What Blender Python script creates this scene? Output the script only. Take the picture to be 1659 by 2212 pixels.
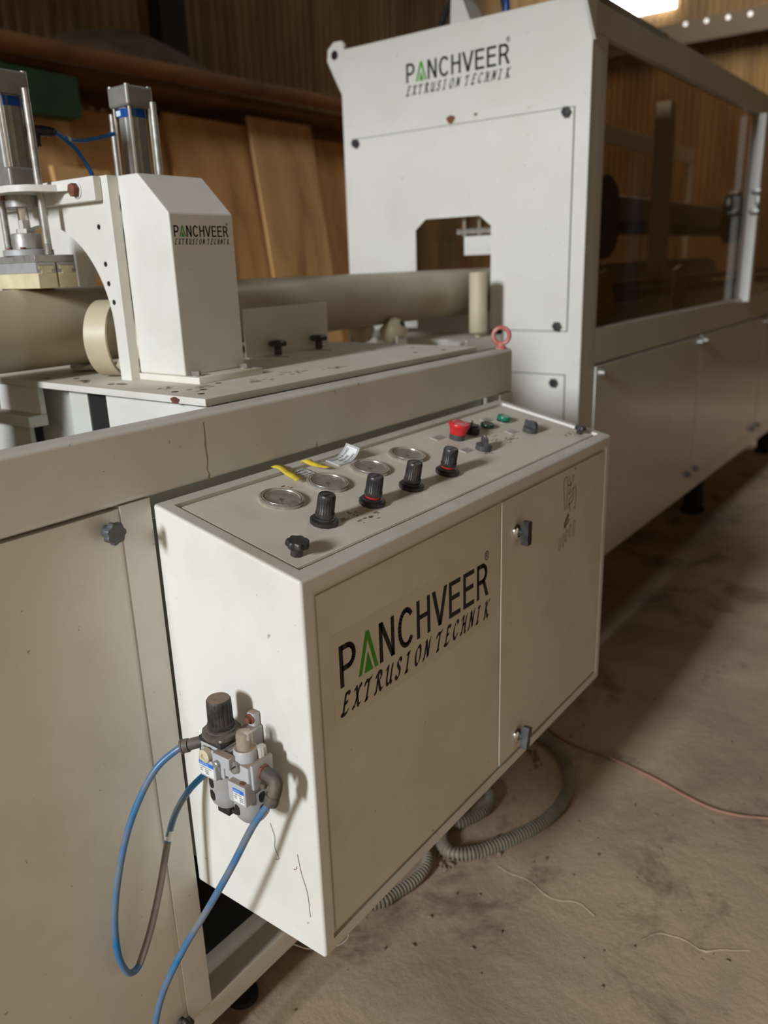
import bpy, bmesh, math, random
from mathutils import Vector, Matrix, noise
random.seed(7)
for o in list(bpy.data.objects): bpy.data.objects.remove(o)
SC = bpy.context.scene
COL = SC.collection
PI = math.pi

# ------------------------------------------------------------------ camera
cam_data = bpy.data.cameras.new('camera')
cam = bpy.data.objects.new('camera', cam_data); COL.objects.link(cam)
CR = Vector((0.80035, 0.59866, -0.03226)); CU = Vector((-0.1521, 0.25481, 0.95495)); CF = Vector((-0.57991, 0.75939, -0.295))
CP = Vector((0.9117, -0.6599, 1.3172))
cam.matrix_world = Matrix(((CR.x, CU.x, -CF.x, CP.x), (CR.y, CU.y, -CF.y, CP.y), (CR.z, CU.z, -CF.z, CP.z), (0, 0, 0, 1)))
cam_data.sensor_fit = 'VERTICAL'; cam_data.sensor_height = 36.0; cam_data.lens = 28.168
cam_data.clip_start = 0.02
cam_data.dof.use_dof = True; cam_data.dof.focus_distance = 1.15; cam_data.dof.aperture_fstop = 3.2
SC.camera = cam

# ------------------------------------------------------------------ light
world = bpy.data.worlds.new('world'); SC.world = world; world.use_nodes = True
bg = world.node_tree.nodes['Background']; bg.inputs[0].default_value = (1.0, 0.80, 0.58, 1); bg.inputs[1].default_value = 0.41

def area_light(name, loc, target, sx, sy, power, color):
    l = bpy.data.lights.new(name, 'AREA'); l.shape = 'RECTANGLE'; l.size = sx; l.size_y = sy; l.energy = power; l.color = color
    o = bpy.data.objects.new(name, l); COL.objects.link(o); o.location = loc
    d = Vector(target) - Vector(loc); o.rotation_euler = d.to_track_quat('-Z', 'Y').to_euler()
    return o
area_light('doorway_daylight', (0.3, -13.2, 6.2), (0.0, 0.6, 0.9), 1.3, 2.5, 2000, (0.90, 0.965, 1.04))
area_light('side_door_daylight', (2.6, 6.6, 1.25), (0.9, 6.5, 0.0), 0.7, 2.2, 30, (0.95, 0.98, 1.0))
area_light('end_wall_fill', (-1.3, 7.6, 4.5), (-1.6, 9.4, 1.6), 3.0, 1.2, 90, (1.0, 0.95, 0.86))  # added fill lamp under the roof, brightens the end wall
area_light('haul_off_fill', (-.6, 4.3, 4.6), (-.6, 4.2, 1.0), 1.2, 2.4, 14, (1.0, 0.95, 0.86))  # added fill lamp, unseen, brightens the inside of the haul-off cabinet
SC.view_settings.view_transform = 'Standard'; SC.view_settings.look = 'None'
SC.view_settings.exposure = 0.0; SC.view_settings.gamma = 1.0; SC.view_settings.use_curve_mapping = False

# ------------------------------------------------------------------ materials
def lin(c): return c/12.92 if c <= 0.04045 else ((c+0.055)/1.055)**2.4
def rgb(r, g, b): return (lin(r/255), lin(g/255), lin(b/255), 1)
def new_mat(name):
    m = bpy.data.materials.new(name); m.use_nodes = True
    return m, m.node_tree.nodes, m.node_tree.links, m.node_tree.nodes['Principled BSDF']
def plain(name, col, rough=0.5, metal=0.0, dirt=None, amount=0.5, scale=20, bump=0.0, spec=None, trans=0.0):
    m, n, l, b = new_mat(name)
    b.inputs['Base Color'].default_value = col; b.inputs['Roughness'].default_value = rough; b.inputs['Metallic'].default_value = metal
    if trans: b.inputs['Transmission Weight'].default_value = trans
    if spec is not None: b.inputs['Specular IOR Level'].default_value = spec
    if dirt is not None or bump:
        tc = n.new('ShaderNodeTexCoord'); no = n.new('ShaderNodeTexNoise'); no.inputs['Scale'].default_value = scale; no.inputs['Detail'].default_value = 6
        l.new(tc.outputs['Object'], no.inputs['Vector'])
        if dirt is not None:
            r = n.new('ShaderNodeValToRGB'); r.color_ramp.elements[0].position = 0.5-0.25*amount-0.02; r.color_ramp.elements[1].position = 0.78
            r.color_ramp.elements[0].color = (0, 0, 0, 1); r.color_ramp.elements[1].color = (min(1, amount*1.6),)*3+(1,)
            mx = n.new('ShaderNodeMixRGB'); mx.inputs[1].default_value = col; mx.inputs[2].default_value = dirt
            l.new(no.outputs['Fac'], r.inputs['Fac']); l.new(r.outputs['Color'], mx.inputs['Fac']); l.new(mx.outputs['Color'], b.inputs['Base Color'])
        if bump:
            bp = n.new('ShaderNodeBump'); bp.inputs['Strength'].default_value = bump; bp.inputs['Distance'].default_value = 0.004
            l.new(no.outputs['Fac'], bp.inputs['Height']); l.new(bp.outputs['Normal'], b.inputs['Normal'])
    return m
def paint(name, base, rough=0.38, dust=0.75, dustcol=rgb(176, 164, 146), stain=0.25, speck=True):
    """machine enamel: faint stains, dark specks, orange peel and dust lying on upward faces"""
    m, n, l, b = new_mat(name)
    tc = n.new('ShaderNodeTexCoord')
    n1 = n.new('ShaderNodeTexNoise'); n1.inputs['Scale'].default_value = 5; n1.inputs['Detail'].default_value = 8; n1.inputs['Roughness'].default_value = 0.65
    n2 = n.new('ShaderNodeTexNoise'); n2.inputs['Scale'].default_value = 75; n2.inputs['Detail'].default_value = 3
    n3 = n.new('ShaderNodeTexNoise'); n3.inputs['Scale'].default_value = 420; n3.inputs['Detail'].default_value = 2
    for q in (n1, n2, n3): l.new(tc.outputs['Object'], q.inputs['Vector'])
    r1 = n.new('ShaderNodeValToRGB'); r1.color_ramp.elements[0].position = 0.45; r1.color_ramp.elements[1].position = 0.75
    r1.color_ramp.elements[0].color = (0, 0, 0, 1); r1.color_ramp.elements[1].color = (stain,)*3+(1,)
    l.new(n1.outputs['Fac'], r1.inputs['Fac'])
    mx1 = n.new('ShaderNodeMixRGB'); mx1.inputs[1].default_value = base; mx1.inputs[2].default_value = rgb(172, 158, 132)
    l.new(r1.outputs['Color'], mx1.inputs['Fac'])
    r2 = n.new('ShaderNodeValToRGB'); r2.color_ramp.elements[0].position = 0.735; r2.color_ramp.elements[1].position = 0.77
    r2.color_ramp.elements[0].color = (0, 0, 0, 1); r2.color_ramp.elements[1].color = ((0.55,)*3 if speck else (0,)*3)+(1,)
    l.new(n2.outputs['Fac'], r2.inputs['Fac'])
    mx2 = n.new('ShaderNodeMixRGB'); mx2.inputs[2].default_value = rgb(92, 80, 64)
    l.new(mx1.outputs['Color'], mx2.inputs[1]); l.new(r2.outputs['Color'], mx2.inputs['Fac'])
    geo = n.new('ShaderNodeNewGeometry'); sp = n.new('ShaderNodeSeparateXYZ'); l.new(geo.outputs['Normal'], sp.inputs[0])
    mr = n.new('ShaderNodeMapRange'); mr.inputs['From Min'].default_value = 0.55; mr.inputs['From Max'].default_value = 0.95; mr.inputs['To Max'].default_value = dust
    l.new(sp.outputs['Z'], mr.inputs['Value'])
    ml = n.new('ShaderNodeMath'); ml.operation = 'MULTIPLY'
    r4 = n.new('ShaderNodeMapRange'); r4.inputs['From Min'].default_value = 0.3; r4.inputs['From Max'].default_value = 0.62; r4.inputs['To Min'].default_value = 0.55
    l.new(n1.outputs['Fac'], r4.inputs['Value']); l.new(mr.outputs[0], ml.inputs[0]); l.new(r4.outputs[0], ml.inputs[1])
    mx3 = n.new('ShaderNodeMixRGB'); mx3.inputs[2].default_value = dustcol
    l.new(mx2.outputs['Color'], mx3.inputs[1]); l.new(ml.outputs[0], mx3.inputs['Fac']); l.new(mx3.outputs['Color'], b.inputs['Base Color'])
    rr = n.new('ShaderNodeMapRange'); rr.inputs['To Min'].default_value = rough; rr.inputs['To Max'].default_value = 0.8
    l.new(ml.outputs[0], rr.inputs['Value']); l.new(rr.outputs[0], b.inputs['Roughness'])
    bp = n.new('ShaderNodeBump'); bp.inputs['Strength'].default_value = 0.06; bp.inputs['Distance'].default_value = 0.001
    l.new(n3.outputs['Fac'], bp.inputs['Height']); l.new(bp.outputs['Normal'], b.inputs['Normal'])
    return m

CREAM = rgb(226, 224, 215)
M = {}
M['paint'] = paint('cream machine enamel', CREAM)
M['silver_dusty'] = paint('dust covered silver casting', rgb(178, 179, 180), 0.45, 0.95, rgb(140, 112, 88), 0.2)
M['panel'] = paint('cream enamel panel', rgb(224, 220, 206), rough=0.3, stain=0.35, dust=0.6)
M['haul'] = paint('cream enamel haul off', rgb(222, 220, 210), rough=0.16, stain=0.15)
M['plate'] = paint('dusty white plate', rgb(228, 225, 214), dust=0.9, dustcol=rgb(204, 192, 173), stain=0.35)
M['inner'] = paint('white inner sheet', rgb(214, 214, 204), stain=0.2)
M['steel'] = plain('galvanised steel', rgb(176, 174, 166), 0.42, 0.55, rgb(120, 112, 100), 0.5, 60)
M['alu'] = plain('cast aluminium', rgb(172, 170, 164), 0.45, 0.5, rgb(130, 122, 108), 0.4, 90, 0.1)
M['alu_body'] = plain('silver painted casting', rgb(178, 179, 180), 0.45, 0.25, rgb(160, 146, 126), 0.3, 45, 0.12)
M['barrel'] = plain('anodised barrel', rgb(150, 147, 139), 0.4, 0.35, rgb(120, 114, 104), 0.3, 50)
M['chrome'] = plain('chrome', rgb(225, 224, 220), 0.14, 1.0)
M['bezel'] = plain('stainless bezel', rgb(205, 200, 190), 0.26, 0.65, rgb(140, 118, 92), 0.4, 60)
M['black'] = plain('black plastic', rgb(34, 34, 36), 0.42, 0, rgb(92, 84, 74), 0.35, 70)
M['black_dusty'] = plain('dusty black plastic', rgb(32, 32, 32), 0.55, 0, rgb(118, 106, 92), 0.25, 60)
M['dusty_fit'] = plain('dusty grey fitting', rgb(70, 66, 62), 0.6, 0, rgb(128, 112, 94), 0.5, 50)
M['knobgrey'] = plain('worn grey plastic', rgb(96, 98, 100), 0.45, 0, rgb(58, 60, 62), 0.7, 60)
M['switch'] = plain('dark grey switch plastic', rgb(66, 68, 70), 0.45, 0, rgb(110, 100, 88), 0.3, 60)
M['red'] = plain('red plastic', rgb(205, 34, 40), 0.35, 0, rgb(168, 84, 70), 0.25, 60)
M['redring'] = plain('red ring', rgb(206, 44, 44), 0.4)
M['eye_red'] = plain('red enamel worn', rgb(186, 40, 56), 0.45, 0, rgb(190, 160, 140), 0.6, 40)
M['green'] = plain('green lens', rgb(8, 120, 84), 0.2, 0, None)
M['darkgreen'] = plain('dark green lens', rgb(16, 44, 30), 0.25)
M['blue'] = plain('blue hose', rgb(12, 108, 162), 0.35, 0, rgb(132, 124, 108), 0.75, 18)
M['blue_clean'] = plain('clean blue tube', rgb(24, 104, 180), 0.3)
M['hosegrey'] = plain('dusty hose sleeve', rgb(126, 116, 104), 0.6, 0, rgb(160, 150, 138), 0.5, 30)
M['band'] = plain('blue label band', rgb(18, 72, 148), 0.35)
M['pvc'] = plain('grey beige pipe', rgb(192, 182, 160), 0.42, 0, rgb(172, 154, 124), 0.5, 7)
M['pvc2'] = plain('cream pipe', rgb(206, 194, 164), 0.42, 0, rgb(186, 170, 138), 0.4, 14)
M['pad'] = plain('cream nylon pad', rgb(226, 214, 176), 0.5, 0, rgb(190, 174, 134), 0.4, 30)
M['rust'] = plain('rusty bolt', rgb(134, 84, 66), 0.75, 0.2, rgb(96, 58, 42), 0.7, 90, 0.3)
M['ruststain'] = plain('rust stain', rgb(116, 72, 40), 0.7)
M['scribble'] = plain('brown scribble', rgb(98, 68, 44), 0.7)
M['drip'] = plain('drip line', rgb(158, 144, 120), 0.7)
M['oil'] = plain('oily dirt', rgb(150, 131, 108), 0.6, 0, rgb(120, 100, 78), 0.6, 60)
M['brownstain'] = plain('brown dirt stain', rgb(112, 92, 68), 0.8)
M['yellow'] = plain('yellow tape', rgb(226, 200, 62), 0.4, 0, rgb(176, 140, 60), 0.4, 80)
M['label'] = plain('white label', rgb(226, 226, 222), 0.45)
M['label_grey'] = plain('grey engraved label', rgb(188, 182, 172), 0.5, 0.1)
M['engrave'] = plain('engraved lines', rgb(112, 106, 98), 0.5)
M['ink'] = plain('black print', rgb(20, 20, 24), 0.4)
M['ink_green'] = plain('green print', rgb(64, 150, 26), 0.4)
M['ink_blue'] = plain('blue print', rgb(36, 112, 206), 0.4)
M['ink_white'] = plain('white print', rgb(206, 226, 246), 0.4)
M['film'] = plain('clear film', rgb(218, 212, 194), 0.25)
M['dial'] = plain('dusty dial', rgb(208, 202, 190), 0.5, 0, rgb(112, 102, 90), 0.7, 40)
M['rubber'] = plain('black rubber', rgb(30, 28, 26), 0.7)
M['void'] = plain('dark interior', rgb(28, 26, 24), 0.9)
M['conduit'] = plain('grey conduit', rgb(150, 142, 126), 0.5, 0, rgb(104, 94, 80), 0.6, 20)
M['pink'] = plain('dusty red cable', rgb(178, 122, 100), 0.7, 0, rgb(132, 112, 92), 0.85, 12)
M['dust'] = plain('settled dust', rgb(134, 116, 96), 0.9, 0, rgb(104, 90, 74), 0.5, 90)
M['tarp'] = plain('brown sacking', rgb(92, 72, 52), 0.85, 0, rgb(60, 46, 32), 0.7, 9, 0.4)
M['greentarp'] = plain('green tarpaulin', rgb(26, 66, 30), 0.6, 0, rgb(16, 40, 18), 0.6, 9)
M['darkbeam'] = plain('dark painted beam', rgb(72, 58, 42), 0.7)
M['thread'] = plain('cobweb thread', rgb(190, 180, 165), 0.8)
M['grit'] = plain('grit', rgb(150, 134, 112), 0.9, 0, rgb(84, 72, 60), 0.7, 120)

def wood(name, c1, c2, c3, sx=1.4, sz=1.0):
    m, n, l, b = new_mat(name)
    tc = n.new('ShaderNodeTexCoord'); mp = n.new('ShaderNodeMapping'); mp.inputs['Scale'].default_value = (sx, sx, sz*0.35)
    no = n.new('ShaderNodeTexNoise'); no.inputs['Scale'].default_value = 3.2; no.inputs['Detail'].default_value = 9; no.inputs['Distortion'].default_value = 0.8
    l.new(tc.outputs['Object'], mp.inputs[0]); l.new(mp.outputs[0], no.inputs['Vector'])
    r = n.new('ShaderNodeValToRGB'); e = r.color_ramp.elements
    e[0].position = 0.28; e[0].color = c3; e[1].position = 0.62; e[1].color = c1
    x = e.new(0.45); x.color = c2
    l.new(no.outputs['Fac'], r.inputs['Fac']); l.new(r.outputs['Color'], b.inputs['Base Color']); b.inputs['Roughness'].default_value = 0.8
    return m
M['ply'] = wood('plywood', rgb(206, 156, 98), rgb(190, 140, 82), rgb(142, 98, 54))
M['ply2'] = wood('pale plywood', rgb(214, 170, 112), rgb(196, 150, 94), rgb(150, 108, 62))
M['timber'] = wood('brown timber', rgb(128, 84, 42), rgb(106, 68, 34), rgb(78, 48, 24), 0.6, 6)
M['sheet'] = wood('brown corrugated sheet', rgb(126, 98, 58), rgb(106, 82, 48), rgb(82, 62, 36), 0.8, 0.5)
M['roof'] = plain('dark roof sheet', rgb(70, 66, 60), 0.6, 0.2)

def emis(name, col, s):
    m, n, l, b = new_mat(name)
    b.inputs['Base Color'].default_value = (0.8, 0.8, 0.8, 1); b.inputs['Emission Color'].default_value = col; b.inputs['Emission Strength'].default_value = s
    return m
M['roofglow'] = emis('added glowing ceiling panel', (1, 0.97, 0.92, 1), 1.0)  # glow for the added ceiling panels
M['sky_dim'] = emis('dim light hole', (1, 0.97, 0.92, 1), 0.22)
M['sky'] = emis('translucent rooflight', (1, 0.98, 0.94, 1), 14.0)
def tinted(name, col, clear, rough=0.04, ior=1.5):
    m, n, l, b = new_mat(name)
    n.remove(b); out = n['Material Output']
    t = n.new('ShaderNodeBsdfTransparent'); t.inputs[0].default_value = col
    g = n.new('ShaderNodeBsdfGlossy'); g.inputs[0].default_value = (1, 1, 1, 1); g.inputs['Roughness'].default_value = rough
    fr = n.new('ShaderNodeFresnel'); fr.inputs[0].default_value = ior
    ge = n.new('ShaderNodeNewGeometry'); mr = n.new('ShaderNodeMath'); mr.operation = 'SUBTRACT'; mr.inputs[0].default_value = 1.0; l.new(ge.outputs['Backfacing'], mr.inputs[1])
    mu = n.new('ShaderNodeMath'); mu.operation = 'MULTIPLY'; l.new(fr.outputs[0], mu.inputs[0]); l.new(mr.outputs[0], mu.inputs[1])
    mx = n.new('ShaderNodeMixShader'); l.new(mu.outputs[0], mx.inputs[0]); l.new(t.outputs[0], mx.inputs[1]); l.new(g.outputs[0], mx.inputs[2]); l.new(mx.outputs[0], out.inputs[0])
    return m
M['acrylic'] = tinted('brown tinted acrylic', (0.62, 0.52, 0.42, 1), 1, 0.06, 1.3)
M['clear'] = tinted('clear dusty plastic', (0.97, 0.94, 0.90, 1), 1)
def dusty_glass(nm, col, f):
    m, n, l, b = new_mat(nm); out = n['Material Output']
    b.inputs['Base Color'].default_value = col; b.inputs['Roughness'].default_value = 0.2
    t = n.new('ShaderNodeBsdfTransparent'); mx = n.new('ShaderNodeMixShader'); mx.inputs[0].default_value = f
    l.new(t.outputs[0], mx.inputs[1]); l.new(b.outputs[0], mx.inputs[2]); l.new(mx.outputs[0], out.inputs[0]); return m
M['gaugeglass'] = dusty_glass('dusty gauge glass', rgb(158, 148, 134), 0.32)
M['domeglass'] = dusty_glass('dusty sight glass', rgb(206, 192, 170), 0.42)

def concrete():
    m, n, l, b = new_mat('dusty concrete floor')
    tc = n.new('ShaderNodeTexCoord')
    def nz(s, d=8, r=0.6, dist=0.0):
        q = n.new('ShaderNodeTexNoise'); q.inputs['Scale'].default_value = s; q.inputs['Detail'].default_value = d; q.inputs['Roughness'].default_value = r; q.inputs['Distortion'].default_value = dist
        l.new(tc.outputs['Object'], q.inputs['Vector']); return q
    def ramp(src, pts):
        r = n.new('ShaderNodeValToRGB'); e = r.color_ramp.elements
        e[0].position, e[0].color = pts[0]; e[1].position, e[1].color = pts[-1]
        for p, c in pts[1:-1]: x = e.new(p); x.color = c
        l.new(src, r.inputs['Fac']); return r
    a = nz(2.1, 9, 0.62, 0.6); base = ramp(a.outputs['Fac'], [(0.3, rgb(150, 127, 106)), (0.5, rgb(174, 151, 127)), (0.7, rgb(190, 168, 134))])
    s = nz(3.4, 10, 0.72, 0.4); sr = ramp(s.outputs['Fac'], [(0.53, (0, 0, 0, 1)), (0.66, (0.85, 0.85, 0.85, 1))])
    mx = n.new('ShaderNodeMixRGB'); mx.inputs[2].default_value = rgb(104, 84, 70)
    l.new(sr.outputs['Color'], mx.inputs['Fac']); l.new(base.outputs['Color'], mx.inputs[1])
    f = nz(60, 6, 0.7); fr = ramp(f.outputs['Fac'], [(0.62, (0, 0, 0, 1)), (0.74, (0.35, 0.35, 0.35, 1))])
    m2 = n.new('ShaderNodeMixRGB'); m2.inputs[2].default_value = rgb(92, 78, 64)
    l.new(fr.outputs['Color'], m2.inputs['Fac']); l.new(mx.outputs['Color'], m2.inputs[1]); l.new(m2.outputs['Color'], b.inputs['Base Color'])
    b.inputs['Roughness'].default_value = 0.78
    g = nz(9, 10, 0.62, 0.4); bp = n.new('ShaderNodeBump'); bp.inputs['Strength'].default_value = 0.2; bp.inputs['Distance'].default_value = 0.03
    l.new(g.outputs['Fac'], bp.inputs['Height'])
    h = nz(45, 6, 0.6); b2 = n.new('ShaderNodeBump'); b2.inputs['Strength'].default_value = 0.2; b2.inputs['Distance'].default_value = 0.008
    l.new(h.outputs['Fac'], b2.inputs['Height']); l.new(bp.outputs['Normal'], b2.inputs['Normal']); l.new(b2.outputs['Normal'], b.inputs['Normal'])
    return m
M['concrete'] = concrete()

# ------------------------------------------------------------------ mesh helpers
def V(*a): return Vector(a)
def BM(): return bmesh.new()
def box(bm, x0, x1, y0, y1, z0, z1, bev=0.0, seg=2):
    r = bmesh.ops.create_cube(bm, size=1.0, matrix=Matrix.Translation(((x0+x1)/2, (y0+y1)/2, (z0+z1)/2)) @ Matrix.Diagonal((abs(x1-x0), abs(y1-y0), abs(z1-z0), 1)))
    if bev > 0:
        es = list({e for v in r['verts'] for e in v.link_edges})
        bmesh.ops.bevel(bm, geom=es, offset=bev, segments=seg, affect='EDGES', profile=0.5)
    return bm
def basis(d):
    d = Vector(d).normalized(); a = Vector((0, 0, 1)) if abs(d.z) < 0.9 else Vector((1, 0, 0))
    u = a.cross(d).normalized(); return u, d.cross(u), d
def lathe(bm, o, d, prof, seg=24, cap=True, fn=None):
    """rings of radius r at height h along d; fn(angle) scales the radius"""
    u, v, w = basis(d); o = Vector(o); rings = []
    for r, h in prof:
        rings.append([bm.verts.new(o + w*h + (u*math.cos(t)+v*math.sin(t))*(r*(fn(t, r, h) if fn else 1))) for t in [2*PI*k/seg for k in range(seg)]])
    for a, b in zip(rings, rings[1:]):
        for k in range(seg): bm.faces.new((a[k], a[(k+1) % seg], b[(k+1) % seg], b[k]))
    if cap:
        bm.faces.new(list(reversed(rings[0]))); bm.faces.new(rings[-1])
    return bm
def cyl(bm, p0, p1, r, seg=20, r1=None):
    p0 = Vector(p0); p1 = Vector(p1); return lathe(bm, p0, p1-p0, [(r, 0), (r if r1 is None else r1, (p1-p0).length)], seg)
def ringtube(bm, o, d, ro, ri, h, seg=40):
    return lathe(bm, o, d, [(ri, 0), (ro, 0), (ro, h), (ri, h), (ri, 0)], seg, cap=False)
def smooth(pts, n):
    P = [Vector(p) for p in pts]; P = [P[0]*2-P[1]] + P + [P[-1]*2-P[-2]]; out = []
    for i in range(1, len(P)-2):
        for k in range(n):
            t = k/n; a, b, c, d = P[i-1], P[i], P[i+1], P[i+2]
            out.append(0.5*((2*b)+(-a+c)*t+(2*a-5*b+4*c-d)*t*t+(-a+3*b-3*c+d)*t*t*t))
    out.append(P[-2]); return out
def tube(bm, pts, r, seg=12, n=8, radii=None):
    P = smooth(pts, n) if n > 1 else [Vector(p) for p in pts]
    up = None; rings = []
    for i, p in enumerate(P):
        d = (P[min(i+1, len(P)-1)]-P[max(i-1, 0)]).normalized()
        if up is None: up = basis(d)[0]
        u = (up - d*up.dot(d)).normalized(); v = d.cross(u); up = u
        rr = radii(i, len(P)) if radii else r
        rings.append([bm.verts.new(p+(u*math.cos(t)+v*math.sin(t))*rr) for t in [2*PI*k/seg for k in range(seg)]])
    for a, b in zip(rings, rings[1:]):
        for k in range(seg): bm.faces.new((a[k], a[(k+1) % seg], b[(k+1) % seg], b[k]))
    bm.faces.new(list(reversed(rings[0]))); bm.faces.new(rings[-1])
    return bm
def resample(pts, step, n=16):
    P = smooth(pts, n); out = [P[0]]; acc = 0
    for a, b in zip(P, P[1:]):
        L = (b-a).length; t = step-acc
        while t <= L:
            out.append(a+(b-a)*(t/L)); t += step
        acc = L-(t-step)
    return out
def prism(bm, poly, o, u, v, w):
    """poly in (u,v) about o, extruded by vector w"""
    o, u, v, w = Vector(o), Vector(u), Vector(v), Vector(w)
    a = [bm.verts.new(o+u*x+v*y) for x, y in poly]; b = [bm.verts.new(o+u*x+v*y+w) for x, y in poly]
    bm.faces.new(a); bm.faces.new(list(reversed(b)))
    for k in range(len(poly)): bm.faces.new((a[k], b[k], b[(k+1) % len(poly)], a[(k+1) % len(poly)]))
    return bm
def poly(bm, pts):
    return bm.faces.new([bm.verts.new(Vector(p)) for p in pts])
def obj(name, bm, mat, parent=None, root=None, sharp=38, wn=False, label=None, kind=None):
    """one mesh object; world coordinates in bm, stored relative to the thing's base"""
    base = None
    p = parent
    while p is not None: base = p; p = p.parent
    off = base.location.copy() if base is not None else Vector((0, 0, 0))
    if base is None:
        vs = [v.co for v in bm.verts]
        off = Vector(((min(v.x for v in vs)+max(v.x for v in vs))/2, (min(v.y for v in vs)+max(v.y for v in vs))/2, min(v.z for v in vs)))
    bmesh.ops.recalc_face_normals(bm, faces=bm.faces)
    for v in bm.verts: v.co -= off
    me = bpy.data.meshes.new(name); bm.to_mesh(me); bm.free()
    for q in me.polygons: q.use_smooth = True
    me.set_sharp_from_angle(angle=math.radians(sharp))
    me.materials.append(M[mat] if isinstance(mat, str) else mat)
    o = bpy.data.objects.new(name, me); COL.objects.link(o)
    if base is None: o.location = off
    else: o.parent = parent
    if wn:
        w = o.modifiers.new('wn', 'WEIGHTED_NORMAL'); w.keep_sharp = True
    if label: o['label'] = label
    if kind: o['kind'] = kind
    return o
def tag(o, label, cat, group=None):
    o['label'] = label; o['category'] = cat
    if group: o['group'] = group
    return o
def thing(name, loc, label, cat, group=None):
    o = bpy.data.objects.new(name, None); COL.objects.link(o); o.location = loc; o.empty_display_size = 0.05
    return tag(o, label, cat, group)
def struct(name, bm, mat, **k):
    o = obj(name, bm, mat, **k); o['kind'] = 'structure'; return o
def text_pts(s, size, align='LEFT', bold=0.0):
    c = bpy.data.curves.new('t', 'FONT'); c.body = s; c.size = size; c.align_x = align; c.resolution_u = 3; c.offset = bold
    o = bpy.data.objects.new('t', c); me = bpy.data.meshes.new_from_object(o)
    vs = [tuple(v.co) for v in me.vertices]; fs = [tuple(p.vertices) for p in me.polygons]
    bpy.data.objects.remove(o); bpy.data.curves.remove(c); bpy.data.meshes.remove(me)
    return vs, fs
def text(bm, s, size, fn, align='LEFT', xs=1.0, bold=0.0):
    vs, fs = text_pts(s, size, align, bold); q = [bm.verts.new(fn(x*xs, y)) for x, y, z in vs]
    for f in fs:
        try: bm.faces.new([q[i] for i in f])
        except ValueError: pass
    return bm
def on_plane(o, u, v):
    o, u, v = Vector(o), Vector(u), Vector(v); return lambda x, y: o+u*x+v*y
def hexbolt(bm, o, d, r, h, rot=0.0):
    u, v, w = basis(d); o = Vector(o)
    prism(bm, [(r*math.cos(rot+k*PI/3), r*math.sin(rot+k*PI/3)) for k in range(6)], o, u, v, w*h)
def star_knob(parent, o, d, R, name='star_knob', mat='black', neck=0.012, lobes=7, h=0.012, label=None):
    bm = BM(); cyl(bm, o, Vector(o)+Vector(d).normalized()*neck, R*0.55, 16)
    lathe(bm, Vector(o)+Vector(d).normalized()*neck, d, [(R*0.86, 0), (R, h*0.2), (R, h*0.75), (R*0.9, h), (R*0.4, h*1.04)], 56, fn=lambda t, r, hh: 1+0.085*math.cos(lobes*t)*(r/R))
    return obj(name, bm, mat, parent, label=label)

# ---- lettering ---------------------------------------------------------
def seg_quads(bm, fn, pts, t):
    for k in range(len(pts)-1):
        a, b = Vector(pts[k]), Vector(pts[k+1]); d = (b-a).normalized(); n = Vector((-d.y, d.x))*t/2
        e0 = d*(t*0.10 if k else 0); e1 = d*(t*0.10 if k < len(pts)-2 else 0)
        poly(bm, [fn(*(a-e0+n)), fn(*(a-e0-n)), fn(*(b+e1-n)), fn(*(b+e1+n))])
def rect(bm, fn, x0, x1, y0, y1): poly(bm, [fn(x0, y0), fn(x1, y0), fn(x1, y1), fn(x0, y1)])
def arc(cx, cy, rx, ry, a0, a1, n=14): return [(cx+rx*math.cos(math.radians(a0+(a1-a0)*k/n)), cy+ry*math.sin(math.radians(a0+(a1-a0)*k/n))) for k in range(n+1)]
T = 0.128
def glyph(bm, ch, fn):
    h = T/2
    if ch in 'PR':
        rect(bm, fn, .08, .08+T, 0, 1); yb = .44 if ch == 'P' else .48
        pts = [(.08+T*.6, 1-h), (.36, 1-h)] + arc(.36, (1-h+yb)/2, .215, (1-h-yb)/2, 90, -90)[1:] + [(.08+T*.6, yb)]
        seg_quads(bm, fn, pts, T)
        if ch == 'R': poly(bm, [fn(.36, .5), fn(.5, .5), fn(.71, 0), fn(.55, 0)])
    elif ch == 'N':
        rect(bm, fn, .08, .08+T, 0, 1); rect(bm, fn, .66-T, .66, 0, 1); poly(bm, [fn(.08, 1), fn(.08+T*1.12, 1), fn(.66, 0), fn(.66-T*1.12, 0)])
    elif ch == 'H':
        rect(bm, fn, .08, .08+T, 0, 1); rect(bm, fn, .66-T, .66, 0, 1); rect(bm, fn, .08+T, .66-T, .48, .48+T*.95)
    elif ch == 'E':
        rect(bm, fn, .08, .08+T, 0, 1); rect(bm, fn, .08+T, .63, 0, T); rect(bm, fn, .08+T, .63, 1-T, 1); rect(bm, fn, .08+T, .59, .47, .47+T)
    elif ch == 'V':
        poly(bm, [fn(.0, 1), fn(.15, 1), fn(.42, 0), fn(.28, 0)]); poly(bm, [fn(.7, 1), fn(.55, 1), fn(.28, 0), fn(.42, 0)])
    elif ch == 'C': seg_quads(bm, fn, arc(.39, .5, .27, .45, 38, 322, 22), T)
ADV = {'P': .70, 'A': .70, 'N': .745, 'C': .745, 'H': .745, 'V': .70, 'E': .69, 'R': .745}
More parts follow.
